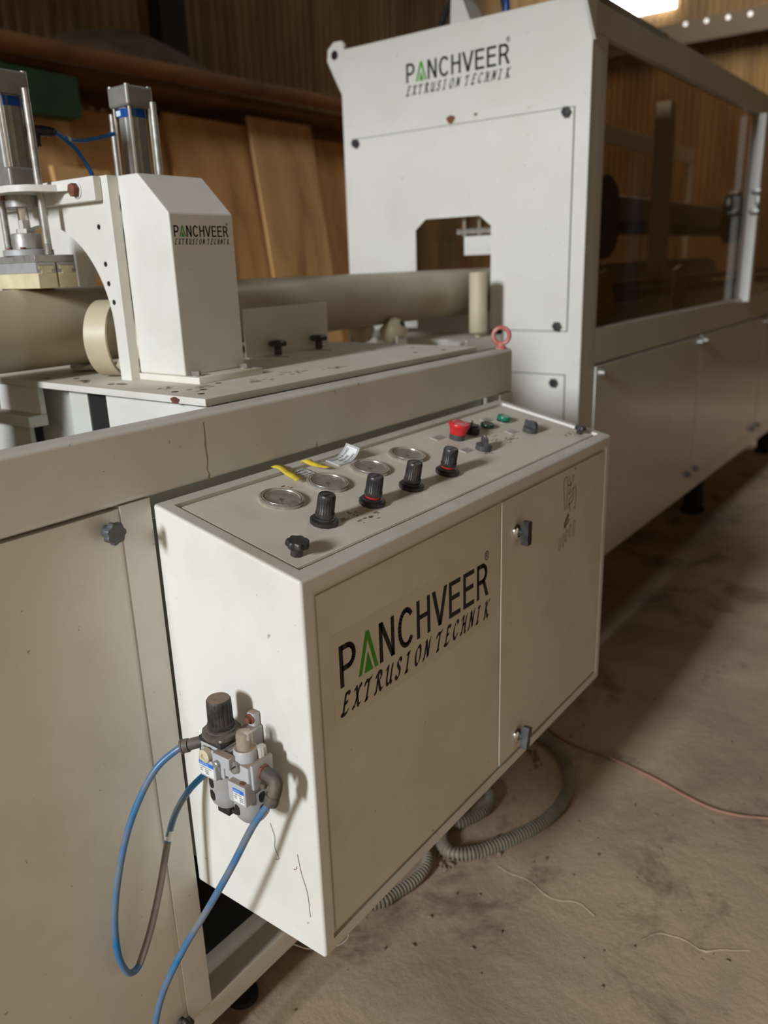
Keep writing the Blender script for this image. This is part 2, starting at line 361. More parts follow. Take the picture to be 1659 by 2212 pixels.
CH = {
 'E': [[(.62, .86), (.55, 1), (.22, .98)], [(.28, .98), (.12, .04)], [(.2, .52), (.5, .55)], [(-.02, .1), (.05, 0), (.4, .0), (.6, .16)]],
 'X': [[(.05, .84), (.14, .98), (.24, .9), (.42, .1), (.54, 0), (.64, .1)], [(.68, .9), (.6, 1), (.5, .9), (.12, .1), (.02, 0), (-.06, .08)]],
 'T': [[(.0, .74), (.06, .95), (.4, .92), (.66, 1.04)], [(.36, .92), (.2, .06), (.06, 0)], [(.06, .0), (.36, .02)]],
 'R': [[(.26, .95), (.1, .0), (-.02, .04)], [(.02, .74), (.14, .96), (.42, 1.0), (.56, .82), (.44, .58), (.2, .5)], [(.32, .52), (.5, .08), (.66, .0), (.76, .1)]],
 'U': [[(.02, .8), (.14, .98), (.2, .86), (.1, .3), (.2, .02), (.42, .08), (.56, .4)], [(.66, 1.0), (.52, .3), (.58, .0), (.7, .06)]],
 'S': [[(.54, .8), (.46, .98), (.26, .96), (.16, .74), (.42, .4), (.36, .08), (.14, .0), (-.02, .18)]],
 'I': [[(.1, .96), (.44, .98)], [(.28, .96), (.14, .02)], [(-.02, .02), (.32, .02)]],
 'O': [[(.4, .98), (.16, .82), (.06, .4), (.16, .06), (.36, .02), (.58, .3), (.62, .7), (.5, .96), (.38, .98)]],
 'N': [[(-.08, .06), (.04, .04), (.22, .9)], [(.12, .96), (.24, .94), (.48, .04)], [(.48, .04), (.62, .9), (.76, 1.04)]],
 'C': [[(.6, .78), (.52, .98), (.3, .94), (.1, .6), (.08, .2), (.26, .0), (.5, .1), (.58, .24)]],
 'H': [[(.02, .8), (.14, .98), (.26, .9), (.14, .1), (.04, .0), (-.06, .08)], [(.2, .5), (.56, .54)], [(.74, 1.0), (.62, .9), (.5, .1), (.58, .0), (.7, .06)]],
 'K': [[(.08, .86), (.28, .98), (.14, .02)], [(.0, .0), (.26, .02)], [(.74, 1.0), (.56, .92), (.22, .5)], [(.28, .54), (.5, .08), (.64, .0), (.76, .12)]],
}
def script(bm, s, fn, pitch):
    x = 0
    for ch in s:
        if ch != ' ':
            for st in CH[ch]:
                P2 = [(px, py) for px, py in st]
                q = smooth([(a, b, 0) for a, b in P2], 4) if len(P2) > 2 else [Vector((a, b, 0)) for a, b in P2]
                for a, b in zip(q, q[1:]):
                    d = (b-a); 
                    if d.length < 1e-5: continue
                    d.normalize(); n = Vector((-d.y, d.x, 0))*0.035+Vector((.055, .05, 0))*(1 if (-d.y*.055+d.x*.05) > 0 else -1)
                    sh = lambda p: fn(x+p.x+p.y*.2, p.y)
                    poly(bm, [sh(a+n), sh(a-n), sh(b-n), sh(b+n)])
            x += pitch
        else: x += pitch*0.42
def logo(parent, o, u, v, nrm, cap, width, film=True, tag_drop=0.0, sticker_label=None):
    """maker's sign: bold word with a green letter, script line below; o = foot of the first letter"""
    o, u, v, nrm = Vector(o), Vector(u), Vector(v), Vector(nrm)
    par = parent
    if film:
        bm = BM(); e = 0.00015
        prism(bm, [(-.012*width/.4, -.056*width/.4), (width*1.02, -.056*width/.4), (width*1.02, cap*1.32), (-.012*width/.4, cap*1.32)], o+nrm*e, u, v, nrm*0.0002)
        par = obj('sticker', bm, 'film', parent, label=sticker_label)
    k = width/(sum(ADV[c] for c in 'PANCHVEER')-.1); q = o+nrm*0.0007
    bm = BM(); x = -0.05; gm = BM()
    for c in 'PANCHVEER':
        f = (lambda xx: (lambda a, b: q+u*((xx+a)*k)+v*(b*cap)))(x)
        if c == 'A':
            poly(gm, [f(.00, 0), f(.115, 0), f(.36, .80), f(.36, 1.0), f(.30, 1.0)])
            poly(gm, [f(.36, 1.0), f(.36, .80), f(.60, 0), f(.72, 0), f(.42, 1.0)])
            poly(gm, [f(.21, 0), f(.52, 0), f(.36, .50)])
        else:
            bm = BM(); glyph(bm, c, f); obj('letter', bm, 'ink', par)
        x += ADV[c]
    f = lambda a, b: q+u*(width*0.985+a*cap)+v*(cap*1.17+b*cap)
    bm = BM()
    seg_quads(bm, f, arc(.0, .0, .095, .125, 0, 360, 18), .026)
    text(bm, 'R', cap*0.2, lambda a, b: f(a/cap, b/cap), 'CENTER') if False else None
    seg_quads(bm, f, [(-.03, -.07), (-.03, .07), (.02, .07), (.035, .035), (.02, .0), (-.03, .0)], .02); seg_quads(bm, f, [(.0, .0), (.04, -.07)], .02)
    obj('trade_mark', bm, 'ink', par)
    obj('green_letter', gm, 'ink_green', par, label='green letter like an arrowhead')
    tm = BM(); th = cap*0.47
    script(tm, 'EXTRUSION TECHNIK', lambda a, b: q+u*(a*th*0.8+cap*.02)+v*(b*th-cap*0.66), (width/th/0.8-.75)/15.42)
    obj('tagline', tm, 'ink', par, label='small black script lettering')
    return par

# ------------------------------------------------------------------ setting
bm = BM(); box(bm, -3.6, 5.2, -5.0, 9.8, -0.12, 0.0)
floor = struct('floor', bm, 'concrete')
def ridge(pts, w, h, name, mat, sc=1.0):
    bm = BM(); P = resample(pts, 0.012); prev = None
    for i, p in enumerate(P):
        d = (P[min(i+1, len(P)-1)]-P[max(i-1, 0)]).normalized(); n = Vector((-d.y, d.x, 0))
        j = noise.noise(p*23)*0.012; ww = w*(0.6+0.8*abs(noise.noise(p*61)))
        c = p+n*j
        cur = [bm.verts.new((c-n*ww).to_tuple()[:2]+(0.0003,)), bm.verts.new(c.to_tuple()[:2]+(h*(.5+abs(noise.noise(p*40))),)), bm.verts.new((c+n*ww).to_tuple()[:2]+(0.0003,))]
        if prev: bm.faces.new((prev[0], prev[1], cur[1], cur[0])); bm.faces.new((prev[1], prev[2], cur[2], cur[1]))
        prev = cur
    return obj(name, bm, mat, floor)
ridge([(0.185, .68, 0), (.237, .674, 0), (.285, .668, 0), (.332, .66, 0), (.385, .672, 0), (.43, .655, 0)], .0035, .0026, 'floor_crack', 'concrete')
ridge([(.52, .66, 0), (.56, .70, 0), (.64, .71, 0), (.71, .76, 0)], .0035, .0026, 'floor_crack', 'concrete')
bm = BM(); rnd = random.Random(3)
for k in range(230):
    x = rnd.uniform(-.05, 1.3); y = rnd.uniform(-.25, 1.9); r = rnd.choice([.0012, .0018, .0026, .004])
    bmesh.ops.create_icosphere(bm, subdivisions=1, radius=r, matrix=Matrix.Translation((x, y, r*.5)) @ Matrix.Diagonal((rnd.uniform(.7, 1.5), rnd.uniform(.7, 1.5), .7, 1)))
for cx, cy in ((.055, .62), (.09, .60), (.16, .72), (.05, 1.12), (.075, 1.08)):
    for k in range(7):
        r = rnd.uniform(.003, .007); bmesh.ops.create_icosphere(bm, subdivisions=1, radius=r, matrix=Matrix.Translation((cx+rnd.gauss(0, .012), cy+rnd.gauss(0, .012), r*.5)))
obj('grit', bm, 'grit', floor, kind='stuff', sharp=20)

def corrugated(bm, a, b, z0, z1, pitch=0.076, amp=0.012, nrm=(1, 0, 0)):
    a, b, nrm = Vector(a), Vector(b), Vector(nrm); L = (b-a).length; n = max(2, int(L/pitch*6)); prev = None
    for i in range(n+1):
        p = a+(b-a)*(i/n)+nrm*(amp*math.cos(2*PI*(i/n)*L/pitch))
        cur = (bm.verts.new((p.x, p.y, z0)), bm.verts.new((p.x, p.y, z1)))
        if prev: bm.faces.new((prev[0], cur[0], cur[1], prev[1]))
        prev = cur
bm = BM(); box(bm, -3.56, -3.46, -3.0, 9.6, 0, 4.7)
wall_left = struct('wall_left', bm, 'roof')
for k in range(12):
    bm = BM(); y = -3.0+k*1.05; corrugated(bm, (-3.43+.008*(k % 2), y, 0), (-3.43+.008*(k % 2), y+1.06, 0), 0.0, 4.5); obj('wall_sheet', bm, 'sheet', wall_left)
bm = BM(); box(bm, -3.56, 5.2, 9.5, 9.6, 0, 4.7)
wall_back = struct('wall_back', bm, 'roof')
for k in range(9):
    bm = BM(); x = -3.45+k*0.96; corrugated(bm, (x, 9.46-.008*(k % 2), 0), (x+.97, 9.46-.008*(k % 2), 0), 0.0, 4.5, nrm=(0, 1, 0)); obj('wall_sheet', bm, 'sheet', wall_back)
bm = BM()
for y0, y1, z0, z1 in ((.7, 6.3, 0, 4.85), (6.9, 9.5, 0, 4.85), (6.3, 6.9, 2.3, 4.85)): box(bm, 1.55, 1.65, y0, y1, z0, z1)
shade_wall_right = struct('shade_wall_right', bm, 'roof')  # unseen wall, set close to keep light off the haul-off's right side
for k in range(8):
    y = .72+k*1.09; y1 = y+1.10; x = 1.52-.008*(k % 2)
    for a, b, z0 in [(y, max(y, min(y1, 6.3)), 0), (max(y, 6.3), min(y1, 6.9), 2.3), (min(max(y, 6.9), y1), y1, 0)]:
        if b-a > .05: bm = BM(); corrugated(bm, (x, a, 0), (x, b, 0), z0, 4.7); obj('wall_sheet', bm, 'sheet', shade_wall_right)
bm = BM(); box(bm, -3.6, 5.2, -2.7, -2.6, 3.42, 4.8); shade_lintel = struct('shade_lintel', bm, 'roof')  # unseen lintel added to block the doorway lamp from the upper left wall
bm = BM(); box(bm, -3.25, -2.50, 9.40, 9.44, 3.93, 4.42); window_1 = struct('window_1', bm, 'sky', label='bright translucent sheet high in the end wall')
bm = BM(); box(bm, -3.3, 1.5, 9.2, 9.38, 3.50, 3.72); trim = struct('trim_1', bm, 'darkbeam')
for k in range(9):
    bm = BM(); lathe(bm, (-2.3+k*.22, 9.199, 3.69-.008*k), (0, -1, 0), [(.022, 0), (.022, .004)], 14); obj('light_hole', bm, 'sky_dim', trim)
bm = BM()
prism(bm, [(-3.6, 4.75), (5.2, 5.05), (5.2, 5.11), (-3.6, 4.81)], (0, -2.6, 0), (1, 0, 0), (0, 0, 1), (0, 12.3, 0))
ceiling = struct('ceiling', bm, 'roof')
for k in range(6):
    bm = BM(); y = -2.0+k*2.1; prism(bm, [(-3.5, 4.62), (5.1, 4.91), (5.1, 5.03), (-3.5, 4.745)], (0, y, 0), (1, 0, 0), (0, 0, 1), (0, .09, 0)); obj('purlin', bm, 'roof', ceiling)
for x0, x1, y0, y1 in ((-1.2, 0.0, 3.1, 5.5), (-2.8, .2, 7.0, 8.2)):
    bm = BM(); zc = lambda x: 4.75+(x+3.6)*.0341
    prism(bm, [(x0, zc(x0)-.02), (x1, zc(x1)-.02), (x1, zc(x1)-.008), (x0, zc(x0)-.008)], (0, y0, 0), (1, 0, 0), (0, 0, 1), (0, y1-y0, 0)); obj('glow_panel', bm, 'roofglow', ceiling, label='added glowing ceiling panel')  # glowing panels added above the two fill lamps, out of view

# ------------------------------------------------------------------ stores against the left wall
def board(y0, y1, ztop, xb, lean, mat, label, name='plywood_sheet', t=0.018, skew=0.0):
    bm = BM()
    prism(bm, [(y0, 0.0), (y1, 0.0), (y1+skew, ztop+random.uniform(-.01, .01)), (y0+skew, ztop)], (xb, 0, 0), (0, 1, 0), Vector((-lean/ztop, 0, 1)), (t, 0, 0))
    return tag(obj(name, bm, mat), label, 'board', None)
board(0.75, 1.80, 2.13, -2.50, .30, 'ply2', 'pale plywood sheet behind the left clamp cylinder')
board(1.62, 1.92, 1.80, -2.42, .28, 'ply2', 'narrow pale board leaning in front of the plywood, under the blue air tubes', 'plank', .03)
board(1.76, 2.46, 2.08, -2.53, .30, 'ply', 'brown plywood sheet right of the narrow pale board', skew=.0)
board(2.40, 3.02, 2.12, -2.50, .30, 'ply', 'plywood sheet leaning just right of the second clamp cylinder', skew=-.02)
board(2.96, 3.50, 2.16, -2.46, .30, 'ply2', 'tall yellowish plywood sheet left of the white haul-off cabinet', skew=.0)
board(3.44, 4.35, 2.10, -2.52, .30, 'ply', 'plywood sheet partly hidden by the white haul-off cabinet')
# rack: long timber rail on posts, with sacking on it
rack = thing('storage_rack', (-2.62, 2.6, 0), 'dark storage rack with a long brown timber rail above the plywood sheets', 'rack')
bm = BM(); tube(bm, [(-2.59, -1.2, 2.27), (-2.59, 1.4, 2.26), (-2.59, 3.6, 2.275), (-2.59, 5.2, 2.27)], .042, 12, 4); obj('rail', bm, 'timber', rack)
bm = BM(); box(bm, -3.3, -2.66, -1.2, 5.2, 2.20, 2.235); obj('shelf', bm, 'timber', rack)
bm = BM(); box(bm, -3.38, -3.35, -1.2, 5.2, 1.75, 2.20); obj('back_board', bm, 'timber', rack)  # board added to hide the lit wall ridges below the shelf
for y in (-1.1, 5.1):
    for x in (-3.25, -2.60):
        bm = BM(); box(bm, x-.03, x+.03, y-.03, y+.03, 0, 2.20); obj('post', bm, 'timber', rack)
def heap(name, c, rx, ry, h, mat, label, folds=7, seed=1):
    bm = BM(); n, mm = 40, 12; rings = []
    for j in range(mm+1):
        f = j/mm; rr = math.cos(f*PI/2)**0.7 if j < mm else 0
        ring = []
        for k in range(n):
            t = 2*PI*k/n; w = 1+.10*math.sin(folds*t+3*f*4)+.10*noise.noise(Vector((math.cos(t)*2, math.sin(t)*2, f*4+seed)))
            ring.append(bm.verts.new((c[0]+rx*rr*w*math.cos(t), c[1]+ry*rr*w*math.sin(t), c[2]+h*f*(1+.12*math.sin(5*t+seed)*(1-f)))))
        rings.append(ring)
    for a, b in zip(rings, rings[1:]):
        for k in range(n): bm.faces.new((a[k], a[(k+1) % n], b[(k+1) % n], b[k]))
    bm.faces.new(list(reversed(rings[0])))
    bmesh.ops.remove_doubles(bm, verts=bm.verts, dist=1e-4)
    return tag(obj(name, bm, mat, sharp=60), label, 'heap')
heap('sacking_heap', (-2.98, 2.36, 2.235), .27, .62, .30, 'tarp', 'heap of folded brown sacking lying on the timber rack', 9, 2)
heap('green_tarpaulin', (-3.0, 1.20, 2.235), .24, .34, .26, 'greentarp', 'folded green tarpaulin on the rack, far left', 6, 5)
bm = BM(); prism(bm, [(1.20, 2.0), (1.76, 2.0), (1.76, 2.17), (1.20, 2.185)], (-2.70, 0, 0), (0, 1, 0), (0, 0, 1), (.10, 0, 0))
tag(obj('green_cloth', bm, 'greentarp'), 'dark green cloth hanging under the timber rail at the left', 'cloth')
bm = BM(); box(bm, -3.40, -3.30, 2.86, 3.06, 0, 4.4); tag(obj('steel_column', bm, 'void'), 'dark steel column standing against the brown corrugated wall', 'column')

# ------------------------------------------------------------------ haul-off machine
HY = 1.73; HX = -0.122; HL = -1.035
ho = thing('haul_off_machine', (-.58, 3.4, 0), 'tall cream haul-off cabinet with bolted front panel and dark side windows', 'machine')
bm = BM()
for x0, x1, z0, z1 in ((HL, -.78, .27, 2.02), (-.40, HX, .27, 2.02), (-.78, -.40, 1.50, 2.02), (-.78, -.40, .27, 1.04)):
    box(bm, x0, x1, HY, HY+.03, z0, z1)
bmesh.ops.remove_doubles(bm, verts=bm.verts, dist=1e-5)
obj('front_sheet', bm, 'haul', ho)
bm = BM(); prism(bm, [(-.989, 1.10), (-.734, 1.10), (-.734, 1.425), (-.692, 1.458), (-.483, 1.458), (-.441, 1.425), (-.441, 1.10), (-.170, 1.10), (-.170, 1.735), (-.989, 1.735)], (0, HY-.004, 0), (1, 0, 0), (0, 0, 1), (0, .0035, 0))
fp = obj('front_panel', bm, 'haul', ho)
bm = BM(); box(bm, -.989, -.172, HY-.004, HY-.0005, .42, .962); lp = obj('lower_panel', bm, 'haul', ho)
bm = BM(); e = .0022
for x0, x1, z0, z1 in ((-.989-e, -.170+e, 1.735, 1.735+e), (-.170, -.170+e, 1.10, 1.735), (-.989-e, -.989, 1.10, 1.735), (-.441, -.170+e, 1.10-e, 1.10)): box(bm, x0, x1, HY-.0012, HY-.0002, z0, z1)
for x0, x1, z0, z1 in ((-.989, -.172+e, .962, .962+e), (-.172, -.172+e, .42, .962)): box(bm, x0, x1, HY-.0012, HY-.0002, z0, z1)
obj('panel_joint', bm, 'void', ho, label='dark joint around the front panels')
for x, z, p in ((-.975, 1.722, fp), (-.190, 1.724, fp), (-.199, 1.115, fp), (-.205, .938, lp)):
    star_knob(p, (x, HY-.004, z), (0, -1, 0), .0135, 'panel_screw', 'black', .006, 6, .010)
for x in (-.665, -.59):
    pass
for cx, cz, r in ((-.592, 1.752, .016), (-.50, 1.756, .006)):
    bm = BM(); prism(bm, [(r*math.cos(t)*(1+.25*math.sin(3*t)), .8*r*math.sin(t)) for t in [2*PI*k/11 for k in range(11)]], (cx, HY-.0006, cz), (1, 0, 0), (0, 0, 1), (0, .0004, 0))
    obj('paint_chip', bm, 'ruststain', ho, label='brown chipped spot above the panel')
logo(ho, (-.763, HY-.0003, 1.880), (1, 0, 0), (0, 0, 1), (0, -1, 0), .056, .380, film=False)
for s, xx, y in ((-1, HL, HY+.02), (1, HX, HY+.02)):
    bm = BM(); pts = [(0, -.12), (.0, .04), (s*.012, .055), (s*.045, .055), (s*.072, .035), (s*.076, 0.0), (s*.05, -.05), (s*.012, -.12)]
    if s > 0: prism(bm, [(.002, -.10), (.002, .06), (-.05, .06), (-.082, .03), (-.072, -.01)], (xx-.002, HY, 2.0), (0, 1, 0), (0, 0, 1), (.010, 0, 0))
    else: prism(bm, pts, (xx, y, 2.0), (1, 0, 0), (0, 0, 1), (0, .014, 0))
    lug = obj('lifting_lug', bm, 'haul', ho)
    bm = BM()
    if s > 0: lathe(bm, (xx+.0081, HY-.045, 2.02), (1, 0, 0), [(.014, 0), (.014, .0005)], 18)
    else: lathe(bm, (xx+s*.042, y-.0008, 2.0+.015), (0, 1, 0), [(.015, 0), (.015, .0006)], 18)
    obj('lug_hole', bm, 'void', lug)
# side frames (right side seen, left side behind)
for xs, side in ((HX, 1), (HL, -1)):
    a, b = (xs-.04, xs) if side > 0 else (xs, xs+.04)
    for nm, y0, y1, z0, z1 in (('top_beam', HY+.03, 5.6, 1.925, 2.02), ('corner_post', HY+.03, HY+.115, .27, 1.925), ('mid_rail', HY+.115, 5.52, .985, 1.10), ('bottom_rail', HY+.115, 5.52, .27, .35), ('middle_post', 3.69, 3.78, 1.10, 1.925), ('corner_post', 5.52, 5.6, .27, 1.925)):
        bm = BM(); box(bm, a, b, y0, y1, z0, z1, .004, 2); obj(nm, bm, 'haul', ho, wn=True)
    for y0, y1 in ((HY+.115, 3.69), (3.78, 5.52)):
        bm = BM(); xo = b-.030 if side > 0 else a+.024; box(bm, xo, xo+.006, y0, y1, 1.10, 1.925); obj('window_pane', bm, 'acrylic' if side > 0 else 'clear', ho, label='brown tinted window pane' if side > 0 else None)
for y0, y1 in ((1.85, 2.992), (3.008, 4.16), (4.176, 5.515)):
    bm = BM(); box(bm, HX-.012, HX+.004, y0, y1, .352, .978, .002, 2); d = obj('lower_door', bm, 'haul', ho, wn=True)
    for y, z in ((y0+.03, .955), (y1-.03, .955), (y0+.05, .372), (y1-.06, .372)):
        bm = BM(); lathe(bm, (HX+.004, y, z), (1, 0, 0), [(.013, 0), (.013, .006), (.009, .012), (.009, .02)], 16); obj('door_screw', bm, 'steel' if z > .5 else 'black', d)
bm = BM(); box(bm, HX, HX+.034, 3.635, 3.69, 1.085, 1.925, .006, 2); dp = obj('door_profile', bm, 'haul', ho, wn=True, label='white upright edge of the sliding side door')
for z in (1.50, 1.59):
    bm = BM(); box(bm, HX+.002, HX+.046, 3.60, 3.66, z-.008, z+.008, .002); obj('latch', bm, 'steel', dp)
bm = BM(); box(bm, HX+.03, HX+.05, 3.58, 3.60, 1.525, 1.565, .003); obj('latch_tongue', bm, 'steel', dp)
bm = BM(); box(bm, HL, HX, HY+.03, 2.35, 2.0, 2.02); obj('roof_sheet', bm, 'haul', ho)
bm = BM(); box(bm, HL+.04, HX-.04, HY+.035, 5.5, .30, .98); obj('base_cabinet', bm, 'haul', ho)
bm = BM(); box(bm, HL+.04, HX-.04, 5.52, 5.56, .98, 1.10); obj('rear_rail', bm, 'haul', ho)
for y in (2.0, 3.6, 5.2):
    for x in (HL+.10, HX-.14):
        bm = BM(); box(bm, x-.04, x+.04, y-.04, y+.04, .02, .30); lathe(bm, (x, y, 0), (0, 0, 1), [(.06, 0), (.06, .02)], 18); obj('leg', bm, 'void', ho)
# inside: caterpillar track carriages above and below the pipe
for zc, nm in ((1.47, 'upper_track'), (.995+.02, 'lower_track')):
    bm = BM(); box(bm, -.70, -.48, 2.25, 4.9, zc-.0, zc+.10, .01)
    tr = obj(nm, bm, 'steel', ho)
    for y in (2.25, 4.9):
        bm = BM(); cyl(bm, (-.69, y, zc+.05), (-.49, y, zc+.05), .085, 28); obj('sprocket', bm, 'void', tr)
    for k in range(22):
        bm = BM(); y = 2.27+k*.12; box(bm, -.66, -.52, y, y+.095, (zc-.05 if zc > 1.2 else zc+.09), (zc+.01 if zc > 1.2 else zc+.128)); obj('rubber_pad', bm, 'rubber', tr)
for y, z, r in ((2.42, 1.46, .15), (4.3, 1.5, .13)):
    bm = BM(); cyl(bm, (-.40, y, z), (-.34, y, z), r, 36); cyl(bm, (-.42, y, z), (-.32, y, z), .05, 20); obj('drive_wheel', bm, 'rubber', ho, label='black drive wheel behind the side window')
for x, y in ((-.62, 1.86), (-.56, 1.86), (-.50, 1.86)):
    bm = BM(); cyl(bm, (x, y, 1.40), (x, y, 1.60), .014, 14); obj('guide_rod', bm, 'chrome', ho)
bm = BM(); box(bm, -.60, -.40, 1.82, 1.90, 1.337, 1.40, .004); st = obj('stop_block', bm, 'haul', ho, label='white block inside the opening')
bm = BM(); lathe(bm, (-.475, 1.82, 1.37), (0, -1, 0), [(.008, 0), (.008, .001)], 12); obj('block_hole', bm, 'void', st)
bm = BM(); box(bm, -.64, -.44, 1.84, 1.88, 1.408, 1.425); obj('cross_bar', bm, 'steel', ho)
for y in (1.93, 2.72):
    bm = BM(); prism(bm, [(0, 0), (.16, 0), (.16, .08), (.09, .17), (0, .15)], (-.165, y, 1.11), (0, 1, 0), (0, 0, 1), (-.008, 0, 0)); obj('gusset', bm, 'label', ho, label='small white plate behind the side window')
for z in (1.20, 1.155):
    bm = BM(); box(bm, -.34, -.28, 2.0, 5.0, z, z+.022); obj('slide_bar', bm, 'timber', ho)
bm = BM(); box(bm, -.36, -.30, 2.95, 3.02, 1.12, 1.92); obj('inner_post', bm, 'haul', ho)
# infeed table with upright roller
bm = BM(); box(bm, -.745, -.395, 1.50, 1.726, 1.045, 1.087, .003); tb = obj('infeed_table', bm, 'haul', ho)
bm = BM(); box(bm, -.742, -.71, 1.47, 1.53, 1.087, 1.112, .003); obj('table_clip', bm, 'haul', tb); bm = BM(); box(bm, -.45, -.40, 1.47, 1.50, 1.05, 1.085, .003); obj('table_clip', bm, 'haul', tb)
bm = BM(); cyl(bm, (-.414, 1.6, 1.087), (-.414, 1.6, 1.286), .010, 12); lathe(bm, (-.414, 1.6, 1.10), (0, 0, 1), [(.025, 0), (.028, .003), (.028, .182), (.025, .185)], 28); obj('upright_roller', bm, 'pvc2', tb, label='upright cream guide roller beside the pipe')
bm = BM(); box(bm, -.64, -.60, 1.68, 1.726, .5, 1.045); obj('table_stay', bm, 'haul', tb)
# valve box and hoses on the roof
vb = thing('valve_box', (-.655, 1.95, 2.02), 'small cream valve box with dark hoses on top of the haul-off cabinet', 'box')
bm = BM(); prism(bm, [(-.045, 0), (.055, 0), (.0, .125), (-.04, .125)], (-.655, 1.9, 2.02), (1, 0, 0), (0, 0, 1), (0, .1, 0)); obj('housing', bm, 'haul', vb)
bm = BM(); tube(bm, [(-.77, 1.96, 2.025), (-.765, 1.95, 2.09), (-.72, 1.94, 2.14), (-.62, 1.93, 2.16), (-.54, 1.95, 2.15), (-.52, 1.98, 2.025)], .012, 10, 6); obj('hose', bm, 'rubber', vb)
bm = BM(); tube(bm, [(-.50, 1.90, 2.025), (-.49, 1.90, 2.10), (-.55, 1.92, 2.19), (-.66, 1.93, 2.20), (-.72, 1.95, 2.18)], .010, 10, 6); obj('hose', bm, 'band', vb)
bm = BM(); box(bm, -.74, -.68, 1.97, 2.03, 2.02, 2.20, .004); obj('valve_block', bm, 'haul', vb)

# ------------------------------------------------------------------ pipe and roller stand
PX, PZ, PR = -.588, 1.2187, .0755
bm = BM(); lathe(bm, (PX, -1.3, PZ), (0, 1, 0), [(PR-.006, 0), (PR, 0), (PR, 5.9), (PR-.006, 5.9), (PR-.006, 0)], 72, cap=False)
tag(obj('plastic_pipe', bm, 'pvc', sharp=30), 'long beige plastic pipe running through both machines', 'pipe')
bm = BM(); ax = V(.90, .436, 0).normalized()
lathe(bm, V(-.436, .2995, 1.1985)-ax*.044, ax, [(.0655, 0), (.0715, 0), (.0715, .044), (.0655, .044), (.0655, 0)], 64, cap=False)
tag(obj('pipe_offcut', bm, 'pvc2', sharp=30), 'short cream pipe ring standing on the plate behind the white arch', 'pipe')
rs = thing('pipe_roller_stand', (-.6, 1.30, 0), 'roller stand carrying the pipe between the two machines', 'stand')
bm = BM(); box(bm, -.72, -.46, 1.26, 1.34, 1.035, 1.06, .002); obj('cross_bar', bm, 'paint', rs)
bm = BM(); box(bm, -.63, -.55, 1.26, 1.34, .012, 1.035, .003); obj('column', bm, 'paint', rs)
bm = BM(); box(bm, -.72, -.46, 1.18, 1.42, 0, .012, .002); obj('foot', bm, 'paint', rs)
for s in (-1, 1):
    c = V(PX+s*.0635, 1.30, PZ-.0905); d = V(s*.82, 0, .573)
    bm = BM(); lathe(bm, c-d*.03, d, [(.012, -.012), (.024, 0), (.0345, .004), (.0345, .052), (.024, .058), (.012, .066)], 32); w = obj('roller', bm, 'pvc2', rs)
    bm = BM(); lathe(bm, c+d*.036, d, [(.009, 0), (.009, .004)], 14); obj('axle_end', bm, 'rubber', w)
    bm = BM(); prism(bm, [(-.03, 0), (.03, 0), (.022, .075), (-.022, .075)], c+d*.028+V(0, 0, -.095), (0, 1, 0), (0, 0, 1), (s*.005, 0, 0)); obj('roller_cheek', bm, 'paint', rs)

# ------------------------------------------------------------------ cutting machine frame
cm = thing('pipe_cutting_machine', (-.5, .2, 0), 'cream frame of the pipe cutting machine in the foreground', 'machine')
ZT = 1.1195
bm = BM(); box(bm, -.036, 0, -1.25, 1.058, 1.0175, ZT, .009, 4); beam = obj('top_beam', bm, 'paint', cm, wn=True)
bm = BM(); box(bm, -.045, -.0002, -.052, -.0022, .112, 1.0175, .001, 2); obj('post', bm, 'paint', cm, wn=True)
bm = BM(); box(bm, -.045, -.0002, .997, 1.058, .112, 1.0175, .002, 2); obj('post', bm, 'paint', cm, wn=True)
bm = BM(); box(bm, -.085, 0, -1.25, 1.058, .064, .112, .004, 2); obj('bottom_rail', bm, 'paint', cm, wn=True)
bm = BM(); box(bm, -.020, -.0002, -1.2, -.0600, .114, 1.0140, .0015, 2); dr = obj('access_door', bm, 'panel', cm, wn=True)
bm = BM(); box(bm, -.02, -.0032, -.0600, -.052, .114, 1.0140); obj('door_seal', bm, 'paint', cm)
star_knob(dr, (-.0002, -.0775, .990), (1, 0, 0), .0150, 'star_knob', 'knobgrey', .014, 7, .011, label='worn grey star knob on the left door')
star_knob(dr, (-.0002, -.068, .130), (1, 0, 0), .0130, 'star_knob', 'black_dusty', .010, 7, .010)
bm = BM(); box(bm, -.06, -.05, -1.2, 1.05, .385, 1.0175); obj('back_board', bm, 'inner', cm)
bmesh_holes = None
bm = BM(); box(bm, -1.14, -1.10, -1.25, 1.058, .064, 1.10); obj('far_side_panel', bm, 'void', cm)  # near-black colour paints in the shade of the closed interior
bm = BM(); box(bm, -1.10, -.085, 1.02, 1.055, .064, 1.10); obj('end_panel', bm, 'paint', cm)
bm = BM(); box(bm, -1.10, -.085, -1.25, -1.21, .064, 1.10); obj('end_panel', bm, 'paint', cm)
bm = BM(); box(bm, -1.10, -.085, -1.21, 1.02, .064, .075); obj('base_sheet', bm, 'void', cm)  # near-black here too, interior shade put into the colour
for x in (-.045, -1.12):
    for y in (-1.15, .10, .98):
        bm = BM(); lathe(bm, (x, y, 0), (0, 0, 1), [(.03, 0), (.03, .012), (.010, .016), (.010, .064)], 20); obj('levelling_foot', bm, 'void', cm)
